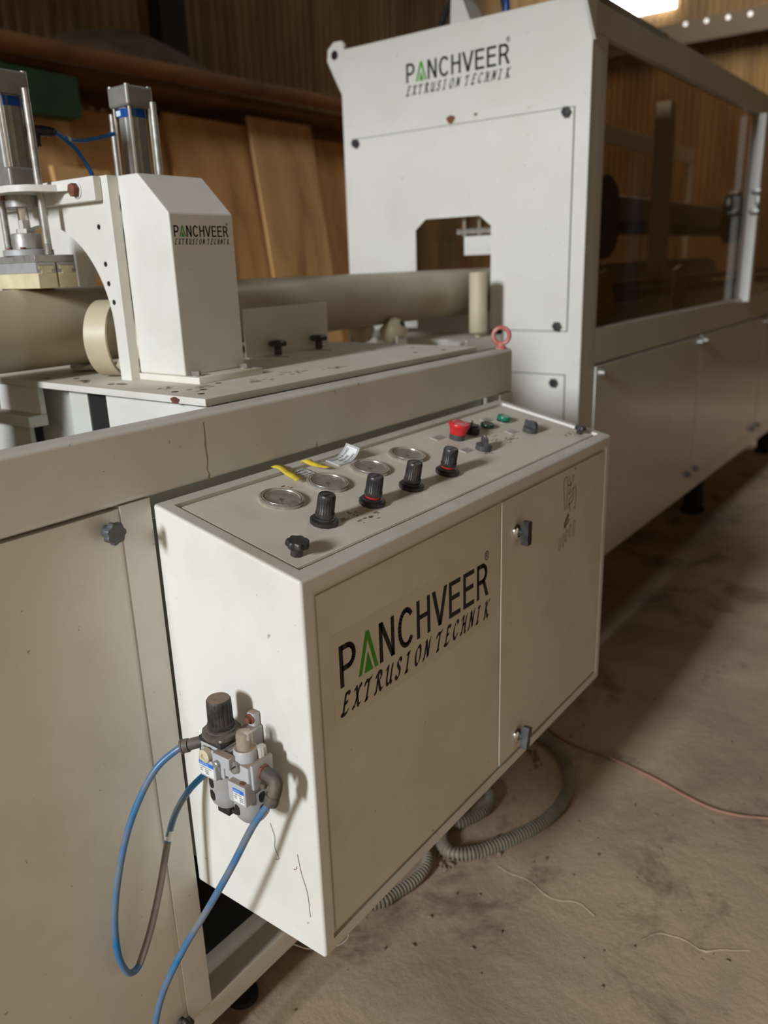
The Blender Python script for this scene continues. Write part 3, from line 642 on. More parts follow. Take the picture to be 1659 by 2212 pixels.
# lifting eye
bm = BM(); eo = V(-.018, 1.032, 1.1195); n, mm = 36, 14; nn = V(-.50, .86, 0).normalized(); eu = V(nn.y, -nn.x, 0); rings = []
for k in range(n):
    t = 2*PI*k/n; c = eo+V(0, 0, .030)+(eu*math.cos(t)+V(0, 0, 1)*math.sin(t))*.0185; rd = eu*math.cos(t)+V(0, 0, 1)*math.sin(t)
    rings.append([bm.verts.new(c+rd*(.0052*math.cos(2*PI*j/mm))+nn*(.006*math.sin(2*PI*j/mm))) for j in range(mm)])
for k in range(n):
    for j in range(mm): bm.faces.new((rings[k][j], rings[(k+1) % n][j], rings[(k+1) % n][(j+1) % mm], rings[k][(j+1) % mm]))
lathe(bm, eo, (0, 0, 1), [(.013, 0), (.013, .004), (.009, .006), (.0085, .012)], 20)
obj('lifting_eye', bm, 'eye_red', cm, label='red lifting eye on the end of the top beam')
# weld seam and rust run on the beam
bm = BM()
for y, z0, z1 in ((.106, 1.0177, 1.105), (.35, 1.0177, 1.030)):
    P = [V(.0002, y+.004*noise.noise(V(k*.7, y*9, 0)), z0+(z1-z0)*k/10) for k in range(11)]
    for a, b in zip(P, P[1:]):
        w = .0011+.0008*abs(noise.noise(a*300)); poly(bm, [a+V(0, -w, 0), a+V(0, w, 0), b+V(0, w, 0), b+V(0, -w, 0)])
obj('drip_mark', bm, 'drip', beam, label='brown drip line down the beam')

# ------------------------------------------------------------------ cutting carriage on the frame
tc_ = thing('cutting_carriage', (-.5, .58, 1.114), 'white cutting carriage plate with a chamfered housing and arched bracket, on top of the frame', 'machine')
PT = 1.126
bm = BM(); box(bm, -1.06, -.062, .166, .995, 1.1140, PT, .0012, 2); plate = obj('base_plate', bm, 'plate', tc_, wn=True)
bm = BM()
for x, y in ((-.10, .91), (-.13, .84), (-.20, .93), (-.26, .85), (-.11, .20), (-.17, .195), (-.145, .235), (-.18, .30), (-.43, .20), (-.56, .20), (-.50, .225), (-.36, .205)):
    lathe(bm, (x, y, PT), (0, 0, 1), [(.006, 0), (.006, .0003)], 12)
obj('tapped_hole', bm, 'void', plate, kind='stuff', label='tapped holes in the plate')
bm = BM()
rnd = random.Random(11)
for cx, cy, sx, sy in ((-.165, .25, .035, .05), (-.13, .36, .03, .05), (-.16, .47, .03, .06), (-.12, .56, .02, .05), (-.22, .22, .03, .02), (-.45, .21, .03, .012), (-.34, .215, .02, .01)):
    for k in range(14):
        x, y = cx+rnd.gauss(0, sx*.35), cy+rnd.gauss(0, sy*.35); r = rnd.uniform(.0012, .0045)
        if y < .17 or x > -.066: continue
        prism(bm, [(r*math.cos(t)*rnd.uniform(.5, 1.4), 1.6*r*math.sin(t)*rnd.uniform(.5, 1.4)) for t in [2*PI*j/9 for j in range(9)]], (x, y, PT+.0001), (1, 0, 0), (0, 1, 0), (0, 0, .00015))
obj('oil_stain', bm, 'oil', plate, kind='stuff')
bm = BM(); prism(bm, [(-.135+.011*math.cos(t)*(1+.2*math.sin(5*t)), .0055*math.sin(t)) for t in [2*PI*k/14 for k in range(14)]], (0, .1657, 1.119), (1, 0, 0), (0, 0, 1), (0, -.0004, 0)); obj('rust_spot', bm, 'rust', plate)
# housing
bm = BM(); prism(bm, [(-.366, PT+.012), (-.238, PT+.012), (-.238, 1.413), (-.310, 1.481), (-.366, 1.481)], (0, .275, 0), (1, 0, 0), (0, 0, 1), (0, .146, 0))
bmesh.ops.bevel(bm, geom=list(bm.edges), offset=.0035, segments=3, affect='EDGES', profile=.5)
hs = obj('housing', bm, 'paint', tc_, wn=True)
logo(hs, (-.238, .282, 1.374), (0, 1, 0), (0, 0, 1), (1, 0, 0), .0185, .124, film=False)
bm = BM(); box(bm, -.366, -.197, .272, .427, PT, PT+.012, .001); fl = obj('foot_flange', bm, 'plate', tc_)
for y in (.288, .405):
    bm = BM(); lathe(bm, (-.222, y, PT+.012), (0, 0, 1), [(.012, 0), (.012, .0015)], 20); hexbolt(bm, (-.222, y, PT+.0135), (0, 0, 1), .0085, .0075, .3); obj('hex_bolt', bm, 'steel', fl)
# arches
def arch(bm, xr, xl, zt, cx, cz, r, y0, th, a_end=0):
    """flat plate with a round-topped opening, built as strips between opening and outline"""
    crn = [math.degrees(math.atan2(zt-cz, x-cx)) for x in (xr, xl)]
    A = sorted({180.0, float(a_end)} | {float(t) for t in range(int(a_end)+5, 180, 5)} | {c for c in crn if a_end < c < 180}, reverse=True)
    def outer(t):
        c, q = math.cos(math.radians(t)), math.sin(math.radians(t)); k = 9
        if c > 1e-6: k = min(k, (xr-cx)/c)
        if c < -1e-6: k = min(k, (xl-cx)/c)
        if q > 1e-6: k = min(k, (zt-cz)/q)
        return (cx+c*k, cz+q*k)
    I = [(cx-r, PT)]+[(cx+r*math.cos(math.radians(t)), cz+r*math.sin(math.radians(t))) for t in A]
    O = [(xl, PT)]+[outer(t) for t in A]
    if a_end == 0: I.append((cx+r, PT)); O.append((xr, PT))
    R = [[bm.verts.new((p[0], y, p[1])) for p in Q] for Q in (I, O) for y in (y0, y0+th)]
    i0, i1, o0, o1 = R; n = len(I)
    for k in range(n-1):
        bm.faces.new((i0[k], i0[k+1], o0[k+1], o0[k])); bm.faces.new((i1[k], o1[k], o1[k+1], i1[k+1]))
        bm.faces.new((i0[k], i1[k], i1[k+1], i0[k+1])); bm.faces.new((o0[k], o0[k+1], o1[k+1], o1[k]))
    for k in (0, n-1): bm.faces.new((i0[k], o0[k], o1[k], i1[k]))
for y0, xr, ae, xl, zt, cz, rr in ((.255, -.3665, 0, -.90, 1.481, 1.215, .196), (.53, -.448, 63, -1.04, 1.4855, 1.155, .318)):
    bm = BM(); arch(bm, xr, xl, zt, -.594, cz, rr, y0, .0198, ae)
    a = obj('arch', bm, 'paint', tc_, sharp=30)
    if y0 < .3:
        for x, z in ((-.410, 1.398), (-.404, 1.334), (-.402, 1.300), (-.400, 1.267)):
            z2 = z; x2 = max(x, -.594+math.sqrt(max(0, .196**2-(z-1.215)**2))+.012 if abs(z-1.215) < .19 else x)
            bm = BM(); lathe(bm, (x2+.002, y0+.0001, z2), (0, -1, 0), [(.0048, 0), (.0048, .0005)], 16); obj('bolt_hole', bm, 'void', a)
# bracket bars with shelf, bolted to each arch
for y0 in (.255, .53):
    bm = BM(); box(bm, -.83, -.385 if y0 < .3 else -.47, y0-.016, y0, 1.440, 1.481, .003, 2); br = obj('bracket_bar', bm, 'paint', tc_, wn=True)
    bm = BM(); prism(bm, [(-.83, y0-.010), (-.43 if y0 < .3 else -.472, y0-.010), (-.475, y0-.03), (-.495, y0-.075), (-.525, y0-.094), (-.65, y0-.094), (-.69, y0-.07), (-.83, y0-.04)], (0, 0, 1.461), (1, 0, 0), (0, 1, 0), (0, 0, .011))
    obj('shelf', bm, 'paint', br)
    if y0 < .3:
        bm = BM(); lathe(bm, (-.436, y0-.016, 1.461), (0, -1, 0), [(.0150, 0), (.0150, .002)], 20); obj('washer', bm, 'label', br)
        bm = BM(); hexbolt(bm, (-.436, y0-.018, 1.461), (0, -1, 0), .0115, .010, .2); obj('hex_bolt', bm, 'rust', br, label='rusty bolt head')
# sheets hanging below the plate
for nm, x0, x1, y0, y1, z0, z1, mt in (('hanger_plate', -.345, -.075, .180, .190, .80, 1.114, 'paint'), ('hanger_plate', -.470, -.412, .186, .40, .80, 1.114, 'inner'), ('hanger_plate', -.64, -.487, .22, .23, .80, 1.114, 'inner'),
                                   ('bracket_plate', -.715, -.563, .178, .190, 1.058, 1.114, 'paint'), ('bracket_channel', -.74, -.562, .150, .190, 1.036, 1.058, 'inner'), ('hanger_plate', -.80, -.615, .178, .188, .80, 1.036, 'inner')):
    bm = BM(); box(bm, x0, x1, y0, y1, z0, z1, .001, 1); obj(nm, bm, mt, tc_)
bm = BM(); box(bm, -.412, -.345, .19, .40, .80, 1.114); obj('gap_shade', bm, 'void', tc_, label='black block standing for the shade between the hanging plates')  # solid black filler, the gap's shade put into its colour
# stop bracket with slots
bm = BM(); box(bm, -.4205, -.418, .597, .878, PT+.001, 1.234, .0006, 1); sb = obj('stop_bracket', bm, 'paint', tc_, label='upright white sheet bracket with two black star knobs')
bm = BM(); prism(bm, [(-.418, .597), (-.335, .597), (-.318, .66), (-.335, .80), (-.39, .955), (-.418, .955)], (0, 0, PT), (1, 0, 0), (0, 1, 0), (0, 0, .003)); ft = obj('bracket_foot', bm, 'plate', sb)
for y in (.645, .79):
    bm = BM(); prism(bm, [(-.012, -.004), (.03, -.004), (.034, 0), (.03, .004), (-.012, .004)], (-.368, y, PT+.003), (1, 0, 0), (0, 1, 0), (0, 0, .0003)); obj('slot', bm, 'void', sb)
for y in (.672, .812):
    bm = BM(); cyl(bm, (-.392, y, PT+.003), (-.392, y, PT+.024), .0085, 16); lathe(bm, (-.392, y, PT+.022), (0, 0, 1), [(.016, 0), (.019, .003), (.019, .010), (.015, .013)], 48, fn=lambda t, r, h: 1+.10*math.cos(6*t)); obj('star_knob', bm, 'black', sb)

# ------------------------------------------------------------------ clamp cylinders (two alike)
def clamp(yc, dz, label, tee):
    x = PX+.002; R = thing('clamp_cylinder', (x, yc, 1.472+dz*0), label, 'cylinder', None)
    z0 = 1.2955+dz
    for s in (-1, 1):   # nylon pads in tee slots
        y0, y1 = (yc-.0395, yc-.002) if s < 0 else (yc+.002, yc+.0395)
        bm = BM(); box(bm, x-.085, x+.0865, y0, y1, z0, z0+.027, .0008, 1); box(bm, x-.085, x+.0863, y0+.0087, y1-.0087, z0+.027, z0+.0334); box(bm, x-.085, x+.0862, y0+.0043, y1-.0043, z0+.0334, z0+.0398)
        pd = obj('clamp_pad', bm, 'pad', R)
        bm = BM()
        for a, b, c, d in ((y0-.0005, y0+.004, z0+.0272, z0+.0455), (y1-.004, y1+.0005, z0+.0272, z0+.0455), (y0+.004, y1-.004, z0+.0405, z0+.0455), (y0+.004, y0+.0085, z0+.0272, z0+.033), (y1-.0085, y1-.004, z0+.0272, z0+.033)):
            box(bm, x-.085, x+.085, a, b, c, d)
        obj('slot_rail', bm, 'alu_body', R)
    bm = BM(); box(bm, x-.085, x+.085, yc-.040, yc+.040, z0+.0455, z0+.0585, .0008, 1); obj('clamp_plate', bm, 'alu', R)
    z = z0+.0585
    bm = BM(); lathe(bm, (x, yc, z), (0, 0, 1), [(.044, 0), (.045, .001), (.045, .0105), (.0435, .0115)], 40); ds = obj('flange_disc', bm, 'alu_body', R)
    for k in range(4):
        t = PI/4+k*PI/2; bm = BM(); cyl(bm, (x+.034*math.cos(t), yc+.034*math.sin(t), z+.0115), (x+.034*math.cos(t), yc+.034*math.sin(t), z+.0155), .005, 10); obj('cap_screw', bm, 'rust', ds)
    bm = BM(); lathe(bm, (x, yc, z+.0115), (0, 0, 1), [(.0265, 0), (.0265, .027), (.025, .029)], 36); obj('boss', bm, 'alu', R)
    bm = BM(); hexbolt(bm, (x, yc, z+.0405), (0, 0, 1), .0175, .008, .1); cyl(bm, (x, yc, z+.0485), (x, yc, z+.064), .0105, 8); obj('lock_nut', bm, 'steel', R)
    bm = BM(); cyl(bm, (x, yc, z+.060), (x, yc, 1.50), .0095, 22); obj('piston_rod', bm, 'chrome', R)
    bm = BM(); lathe(bm, (x, yc, 1.4395), (0, 0, 1), [(.0255, 0), (.027, .001), (.027, .0205), (.027, .0215)], 36); gb = obj('rod_bush', bm, 'alu', R)
    bm = BM(); hexbolt(bm, (x-.016, yc-.024, 1.453), (0, 0, 1), .006, .0075); obj('hex_bolt', bm, 'rust', gb)
    hz = 1.472; s = .0325
    bm = BM(); box(bm, x-s, x+s, yc-s, yc+s, hz, hz+.036, .006, 3); obj('front_cap', bm, 'barrel', R, wn=True)
    top = 1.628+dz*.9
    bm = BM(); lathe(bm, (x, yc, hz+.036), (0, 0, 1), [(.0285, 0), (.0285, top-hz-.036)], 8, fn=None); bmesh.ops.rotate(bm, cent=(x, yc, 0), matrix=Matrix.Rotation(PI/8, 3, 'Z'), verts=bm.verts); bmesh.ops.bevel(bm, geom=[e for e in bm.edges if abs(e.verts[0].co.z-e.verts[1].co.z) > .05], offset=.004, segments=3, affect='EDGES'); brl = obj('barrel', bm, 'barrel', R)
    bm = BM(); lathe(bm, (x, yc, top-.018), (0, 0, 1), [(.0288, 0), (.0288, .016)], 8); bmesh.ops.rotate(bm, cent=(x, yc, 0), matrix=Matrix.Rotation(PI/8, 3, 'Z'), verts=bm.verts); bd = obj('label_band', bm, 'band', R, label='blue label band round the barrel')
    bm = BM(); box(bm, x-.016, x-.002, yc-.0274, yc-.0268, top-.015, top-.005); obj('band_print', bm, 'ink_white', bd)
    bm = BM(); box(bm, x-s, x+s, yc-s, yc+s, top, top+.040, .006, 3); hd = obj('end_cap', bm, 'barrel', R, wn=True)
    for sx in (-1, 1):
        for sy in (-1, 1):
            bm = BM(); cyl(bm, (x+sx*.0245, yc+sy*.0245, hz+.03), (x+sx*.0245, yc+sy*.0245, top+.004), .0034, 12); obj('tie_rod', bm, 'chrome', R)
            bm = BM(); cyl(bm, (x+sx*.0265, yc+sy*.0265, top+.022), (x+sx*.0265, yc+sy*.0265, top+.0405), .0055, 12); obj('corner_screw', bm, 'steel', hd)
    for sx in (-1, 1):
        bm = BM(); gx = x+sx*.068
        zt = top+.004 if sx > 0 else top-.002
        cyl(bm, (gx, yc, z+.0015), (gx, yc, zt-.022), .0068, 18); cyl(bm, (gx, yc, zt-.022), (gx, yc, zt), .0062, 18)
        for k in range(6): lathe(bm, (gx, yc, z+.003+k*.003), (0, 0, 1), [(.0068, 0), (.0074, .001), (.0068, .002)], 14, cap=False)
        obj('guide_rod', bm, 'steel', R)
    return R
clamp(.2175, 0.0, 'pneumatic clamp cylinder pressing the pipe in front of the white arch, at the left edge', True)
clamp(.492, .012, 'pneumatic clamp cylinder rising behind the white housing', False)
# tee fitting and small blue tubes between the two cylinders
tf = thing('tee_fitting', (-.590, .268, 1.565), 'black push-in tee fitting on the back of the left clamp cylinder', 'fitting')
bm = BM(); cyl(bm, (-.598, .257, 1.578), (-.578, .283, 1.577), .0095, 16); cyl(bm, (-.604, .2505, 1.578), (-.596, .260, 1.578), .012, 16); obj('body', bm, 'black', tf)
bm = BM(); cyl(bm, (-.588, .270, 1.576), (-.590, .269, 1.555), .0085, 16); cyl(bm, (-.590, .269, 1.557), (-.591, .269, 1.551), .010, 16); obj('branch', bm, 'black', tf)
bm = BM(); cyl(bm, (-.579, .282, 1.577), (-.571, .293, 1.5755), .0088, 16); cyl(bm, (-.571, .293, 1.5755), (-.567, .297, 1.575), .007, 16); obj('collar', bm, 'black_dusty', tf)
bm = BM(); tube(bm, [(-.568, .296, 1.575), (-.582, .328, 1.569), (-.595, .37, 1.570), (-.604, .42, 1.581), (-.606, .4575, 1.592)], .004, 10, 8); tag(obj('air_tube', bm, 'blue_clean'), 'thin blue air tube running across to the second clamp cylinder', 'tube')
bm = BM(); tube(bm, [(-.567, .2975, 1.5745), (-.574, .322, 1.564), (-.574, .345, 1.546), (-.570, .365, 1.510), (-.566, .38, 1.470), (-.54, .40, 1.40), (-.505, .43, 1.25), (-.49, .44, 1.13)], .004, 10, 8); tag(obj('air_tube', bm, 'blue_clean'), 'thin blue air tube curving down behind the bracket bar', 'tube')
bm = BM(); tube(bm, [(-.591, .269, 1.551), (-.598, .2665, 1.538), (-.606, .2630, 1.522), (-.612, .2575, 1.506), (-.610, .2510, 1.494)], .004, 10, 8); tag(obj('air_tube', bm, 'blue_clean'), 'short blue air tube dropping from the tee fitting behind the guide rod', 'tube')
bm = BM(); lathe(bm, (-.5795, .328, 1.567), (-.3, .9, -.2), [(.0068, 0), (.0068, .005)], 14); obj('tube_tie', bm, 'label', tf)
# crumpled rag/plastic bag beside the offcut
bm = BM()
bmesh.ops.create_icosphere(bm, subdivisions=4, radius=1)
for v in bm.verts:
    q = noise.noise(v.co*2.4)*.35+noise.noise(v.co*6)*.15; v.co = Vector((-.60+v.co.x*.05*(1+q), .325+v.co.y*.035*(1+q), 1.1275+max(0, (v.co.z+.6))*.0105*(1+q)))
tag(obj('plastic_bag', bm, 'label', sharp=60), 'crumpled white plastic scrap under the pipe beside the offcut ring', 'bag')

# ------------------------------------------------------------------ control cabinet
D, L, ZF, ZB, SL = .275, .990, .950, .3665, .2124
cb = thing('control_cabinet', (.14, .5, .3665), 'cream control cabinet with a sloping knob panel, mounted on the front of the cutting machine', 'cabinet')
def ztop(x): return ZF+(D-x)*SL
bm = BM(); prism(bm, [(0.0005, ZB), (D, ZB), (D, ZF), (0.0005, ztop(0.0005))], (0, 0, 0), (1, 0, 0), (0, 0, 1), (0, L, 0))
bmesh.ops.recalc_face_normals(bm, faces=bm.faces)
bmesh.ops.bevel(bm, geom=list(bm.edges), offset=.005, segments=3, affect='EDGES', profile=.5)
bmesh.ops.recalc_face_normals(bm, faces=bm.faces)
TN = V(SL, 0, 1).normalized()
for nrm in (V(1, 0, 0), TN):
    f = max((q for q in bm.faces if q.normal.dot(nrm) > .999), key=lambda q: q.calc_area())
    bmesh.ops.inset_individual(bm, faces=[f], thickness=.0225)
    r = bmesh.ops.extrude_discrete_faces(bm, faces=[f])
    for v in r['faces'][0].verts: v.co -= nrm*.006
body = obj('body', bm, 'paint', cb, wn=True)
bm = BM(); box(bm, -.049, .0005, .02, L-.02, ZB+.02, ZF+.02); obj('mounting_frame', bm, 'paint', cb)
# doors
def door(y0, y1, t, name):
    bm = BM(); box(bm, D-.006, D-.006+t, y0, y1, .3945, .9205, .0015, 2); return obj(name, bm, 'panel', cb, wn=True)
d1 = door(.0300, .5055, .0042, 'door'); d2 = door(.5095, .9600, .0058, 'door')
xd1, xd2 = D-.0018, D-.0002
logo(d1, (xd1, .0640, .7715), (0, 1, -.012), (0, 0, 1), (1, 0, 0), .0625, .4005, sticker_label='clear sticker with the maker name')
for y, z, tilt in ((.5625, .8535, .05), (.5785, .4285, .28)):
    bm = BM(); lathe(bm, (xd2, y, z), (1, 0, 0), [(.0150, 0), (.0150, .003), (.013, .006), (.0105, .008)], 28); ck = obj('lock_base', bm, 'chrome', d2)
    bm = BM(); cyl(bm, (xd2+.008, y, z), (xd2+.015, y, z), .008, 16)
    w, h = .0068, .0215
    pr_ = [(-w, -h), (w, -h), (w*1.15, -h*.35), (w*.9, 0), (w*1.15, h*.35), (w, h), (-w, h), (-w*1.15, h*.35), (-w*.9, 0), (-w*1.15, -h*.35)]
    c, s = math.cos(tilt), math.sin(tilt)
    prism(bm, [(a*c+b*s, -a*s+b*c) for a, b in pr_], (xd2+.013, y, z), (0, 1, 0), (0, 0, 1), (.014, 0, 0)); obj('lock_handle', bm, 'switch' if tilt > .1 else 'black', ck)
# rust marks on the right door
f = lambda a, b: V(xd2+.0003, a, b)
def scr(pts, w=.0014):
    bm = BM(); seg_quads(bm, f, [(q.x, q.y) for q in smooth([(a, b, 0) for a, b in pts], 4)], w); obj('rust_mark', bm, 'scribble', d2, label='brown scribbled mark')
for k, (y, z, h) in enumerate(((.748, .770, .026), (.764, .775, .028), (.777, .782, .026), (.794, .787, .028), (.812, .788, .034))):
    scr([(y-.001, z-h/2), (y-.004, z), (y+.0, z+h/2), (y+.005, z+h*.42), (y+.004, z), (y+.001, z-h/2)], .0012)
for pts in ([(.766, .838), (.758, .895), (.768, .907), (.776, .893), (.772, .838)], [(.782, .905), (.79, .884), (.781, .868), (.795, .872), (.806, .878), (.798, .862), (.784, .855), (.781, .838)], [(.784, .845), (.802, .852), (.806, .865)], [(.812, .880), (.818, .86), (.814, .832), (.808, .835)], [(.786, .85), (.79, .836), (.792, .828)], [(.776, .888), (.79, .886), (.803, .895)], [(.796, .896), (.80, .903), (.804, .898)], [(.806, .921-.002), (.812, .915), (.806, .913)]): scr(pts, .0018)
bm = BM()
for pts in ([(.764, .810), (.776, .814), (.786, .824)], [(.766, .806), (.78, .808), (.788, .815)], [(.770, .815), (.784, .827)], [(.765, .803), (.775, .803)]): seg_quads(bm, lambda a, b: V(xd2+.0003, a, b), [(q.x, q.y) for q in smooth([(a, b, 0) for a, b in pts], 4)], .0035)
obj('rust_smear', bm, 'ruststain', d2, label='rust brown smear')
# sloping top panel
TU = V(1, 0, -SL).normalized()
def tp(x, y, h=0.0): return V(x, y, ztop(x))+TN*h
PH = -.0026
bm = BM(); prism(bm, [(.0275, .0275), (.2475, .0275), (.2475, .9605), (.0275, .9605)], V(0, 0, ZF+D*SL)+TN*(-.006), V(1, 0, -SL), (0, 1, 0), TN*(.006+PH))
bmesh.ops.bevel(bm, geom=list(bm.edges), offset=.0012, segments=2, affect='EDGES')
tpn = obj('top_panel', bm, 'plate', cb, wn=True)
bm = BM(); rnd = random.Random(5)
for cx, cy, sx, sy, nn_ in ((.150, .735, .02, .035, 26), (.172, .645, .010, .018, 9), (.215, .915, .012, .03, 16), (.155, .765, .012, .02, 14), (.212, .225, .012, .03, 15), (.19, .21, .01, .02, 7), (.066, .20, .01, .02, 5), (.19, .18, .008, .012, 8)):
    for k in range(nn_):
        x, y = cx+rnd.gauss(0, sx*.5), cy+rnd.gauss(0, sy*.5); r = rnd.uniform(.0006, .0024)
        if not (.035 < x < .24 and .04 < y < .95): continue
        prism(bm, [(r*math.cos(t)*rnd.uniform(.5, 1.4), 2.2*r*math.sin(t)*rnd.uniform(.5, 1.4)) for t in [2*PI*j/8 for j in range(8)]], tp(x, y, PH+.0001), TU, (0, 1, 0), TN*.00015)
obj('dirt_mark', bm, 'oil', tpn, kind='stuff')
# gauges
for k, y in enumerate((.1605, .2665, .3755, .4850)):
    g = tp(.0940, y, PH); bm = BM()
    lathe(bm, g, TN, [(.0335, 0), (.0345, .0015), (.0345, .0045), (.0325, .0065), (.0310, .0066), (.0300, .0052), (.0292, .0066), (.0278, .0066), (.0270, .0052), (.0270, .0008), (.0, .0008)], 56, cap=False)
    gz = obj('pressure_gauge', bm, 'bezel', tpn)
    bm = BM(); lathe(bm, g, TN, [(.0268, .0010), (.0268, .0014)], 40); obj('dial', bm, 'dial', gz)
    bm = BM(); q = g+TN*.0016; th0 = -2.2
    for j in range(21):
        t = th0+j*4.4/20-PI/2; dv = TU*math.cos(t)*-1+V(0, 1, 0)*math.sin(t)*-1
        a, b = q+dv*(.020 if j % 5 else .018), q+dv*.0225; w = dv.cross(TN)*.0004; poly(bm, [a+w, a-w, b-w, b+w])
    nd = (TU*.75+V(0, -1, 0)*.66).normalized(); w = nd.cross(TN)*.0012; poly(bm, [q-nd*.006+w, q-nd*.006-w, q+nd*.017-w*.2, q+nd*.017+w*.2])
    lathe(bm, q, TN, [(.0035, 0), (.0035, .001)], 14); obj('needle', bm, 'ink', gz)
    bm = BM(); lathe(bm, g+TN*.0050, TN, [(.0268, 0), (.0268, .0006)], 40); obj('gauge_glass', bm, 'gaugeglass', gz)
# pressure regulator knobs
def reg_knob(c, d, parent, R, H, red, base_mat='black', nut=.0205, mat='black', name='regulator_knob'):
    d = Vector(d).normalized(); c = Vector(c)
    bm = BM(); lathe(bm, c, d, [(nut, 0), (nut*1.02, .001), (nut*1.02, .006), (nut*.9, .0078), (nut*.80, .008), (nut*.80, .0105), (nut*.62, .0115)], 12, fn=None); b = obj('lock_nut', bm, base_mat, parent)
    z = .0115
    if red:
        bm = BM(); lathe(bm, c+d*.0113, d, [(R*.93, 0), (R*.93, .0035)], 28); obj('red_ring', bm, 'redring', b); z = .0147
    bm = BM(); fn = lambda t, r, h: 1-(.055 if (math.sin(20*t) < -.2 and h > z+.006 and h < z+H-.004) else 0)
    lathe(bm, c, d, [(R*1.04, z), (R*1.06, z+.002), (R*1.06, z+.0055), (R*1.0, z+.0065), (R*.97, z+H-.0045), (R*.95, z+H-.002), (R*.86, z+H), (R*.8, z+H-.0008), (R*.0, z+H-.0008)], 80, cap=False, fn=fn)
    k = obj(name, bm, mat, b)
    u, v, w = basis(d); p = c+d*(z+H-.0007); bm = BM(); prism(bm, [(-R*.6, -.0011), (R*.6, -.0011), (R*.6, .0011), (-R*.6, .0011)], p, u, v, w*.0006); obj('arrow_mark', bm, mat, b)
    return b
for y, red in ((.1545, 0), (.2670, 1), (.3720, 0), (.4810, 1)): reg_knob(tp(.1815, y, PH), TN, tpn, .0132, .0315 if red else .0335, red)
# emergency stop
c = tp(.0930, .6560, PH); bm = BM(); lathe(bm, c, TN, [(.0155, 0), (.0158, .001), (.0155, .011)], 28); es = obj('emergency_stop', bm, 'switch', tpn, label='red mushroom emergency stop button')
bm = BM(); lathe(bm, c, TN, [(.0150, .011), (.0158, .0112), (.0190, .0255), (.0205, .0270), (.0212, .0300), (.0200, .0330), (.0150, .0345), (.0, .0345)], 96, cap=False, fn=lambda t, r, h: 1-(.035 if (math.sin(36*t) > 0 and .0111 < h < .026) else 0)); mh = obj('mushroom_head', bm, 'red', es)
bm = BM()
for k in range(3):
    a0 = k*120+20; pts = arc(0, 0, .0125, .0125, a0, a0+62, 8); fe = lambda a, b: c+TN*.0347+TU*a+V(0, 1, 0)*b
    seg_quads(bm, fe, pts, .0012); ex, ey = pts[-1]; t = math.radians(a0+62)
    poly(bm, [fe(ex+.0022*math.cos(t), ey+.0022*math.sin(t)), fe(ex-.0022*math.cos(t), ey-.0022*math.sin(t)), fe(ex-.004*math.sin(t), ey+.004*math.cos(t))])
obj('arrow_print', bm, 'label', mh)
# pilot lights and push button
c = tp(.0915, .7155, PH); bm = BM(); lathe(bm, c, TN, [(.0150, 0), (.0150, .014), (.0135, .0145)], 28); pl = obj('push_button', bm, 'ink', tpn, label='black push button with a broken green lens')
bm = BM(); prism(bm, [(-.011, -.009), (.004, -.011), (.011, -.002), (.009, .009), (-.003, .007), (-.010, .011)], c+TN*.0145, TU, (0, 1, 0), TN*.004); prism(bm, [(-.004, -.002), (.0, -.004), (-.003, .002)], c+TN*.018, TU, (0, 1, 0), TN*.008); obj('broken_lens', bm, 'darkgreen', pl)
c = tp(.0910, .7775, PH); bm = BM(); lathe(bm, c, TN, [(.0150, 0), (.0150, .002)], 28); pl = obj('pilot_light', bm, 'chrome', tpn, label='unlit dark green pilot light')
bm = BM(); lathe(bm, c, TN, [(.0142, .002), (.0145, .003), (.0145, .008), (.0135, .0095), (.0, .0100)], 32, cap=False); obj('lens', bm, 'darkgreen', pl)
c = tp(.0895, .8495, PH); bm = BM(); lathe(bm, c, TN, [(.0152, 0), (.0152, .0025)], 28); pl = obj('pilot_light', bm, 'chrome', tpn, label='bright green pilot light')
bm = BM(); lathe(bm, c, TN, [(.0146, .0025), (.0146, .0055)], 28); obj('lamp_collar', bm, 'ink', pl)
bm = BM(); lathe(bm, c, TN, [(.0146, .0055), (.0146, .0115), (.0138, .0130), (.0, .0136)], 32, cap=False); obj('lens', bm, 'green', pl)
# selector switches
for x, y, a in ((.1560, .6500, -.85), (.1570, .8415, -.15)):
    c = tp(x, y, PH); bm = BM(); lathe(bm, c, TN, [(.0155, 0), (.0158, .001), (.0155, .0095), (.0140, .0105)], 32); sw = obj('selector_switch', bm, 'switch', tpn)
    ca, sa = math.cos(a), math.sin(a); u2, v2 = TU*ca+V(0, 1, 0)*sa, TU*-sa+V(0, 1, 0)*ca
    bm = BM(); prism(bm, [(-.0145, 0), (.0145, 0), (.0135, .009), (.008, .0135), (-.0145, .0135)], c+TN*.0105-v2*.0045, u2, TN, v2*.009); obj('lever', bm, 'switch', sw)
    bm = BM(); prism(bm, [(-.013, 0), (-.004, 0), (-.004, .0004), (-.013, .0004)], c+TN*.0240-v2*.0008, u2, TN, v2*.0016); obj('pointer_line', bm, 'label', sw)
# engraved plates
for x, y, ww in ((.0690, .6275, .036), (.1390, .6150, .030), (.1350, .8040, .030), (.0740, .7680-.01, .026), (.0640, .8230, .030)):
    bm = BM(); prism(bm, [(-.009, -ww/2), (.009, -ww/2), (.009, ww/2), (-.009, ww/2)], tp(x, y, PH), TU, (0, 1, 0), TN*.0012); ep = obj('name_plate', bm, 'label_grey', tpn)
    bm = BM()
    for r_ in (-.004, .0005, .005):
        for j in range(6):
            y1 = -ww*.36+j*ww*.125; poly(bm, [tp(x, y, PH+.0014)+TU*(r_+dx)+V(0, y1+dy, 0) for dx, dy in ((0, 0), (.0022, 0), (.0022, ww*.09), (0, ww*.09))])
    obj('engraving', bm, 'engrave', ep)
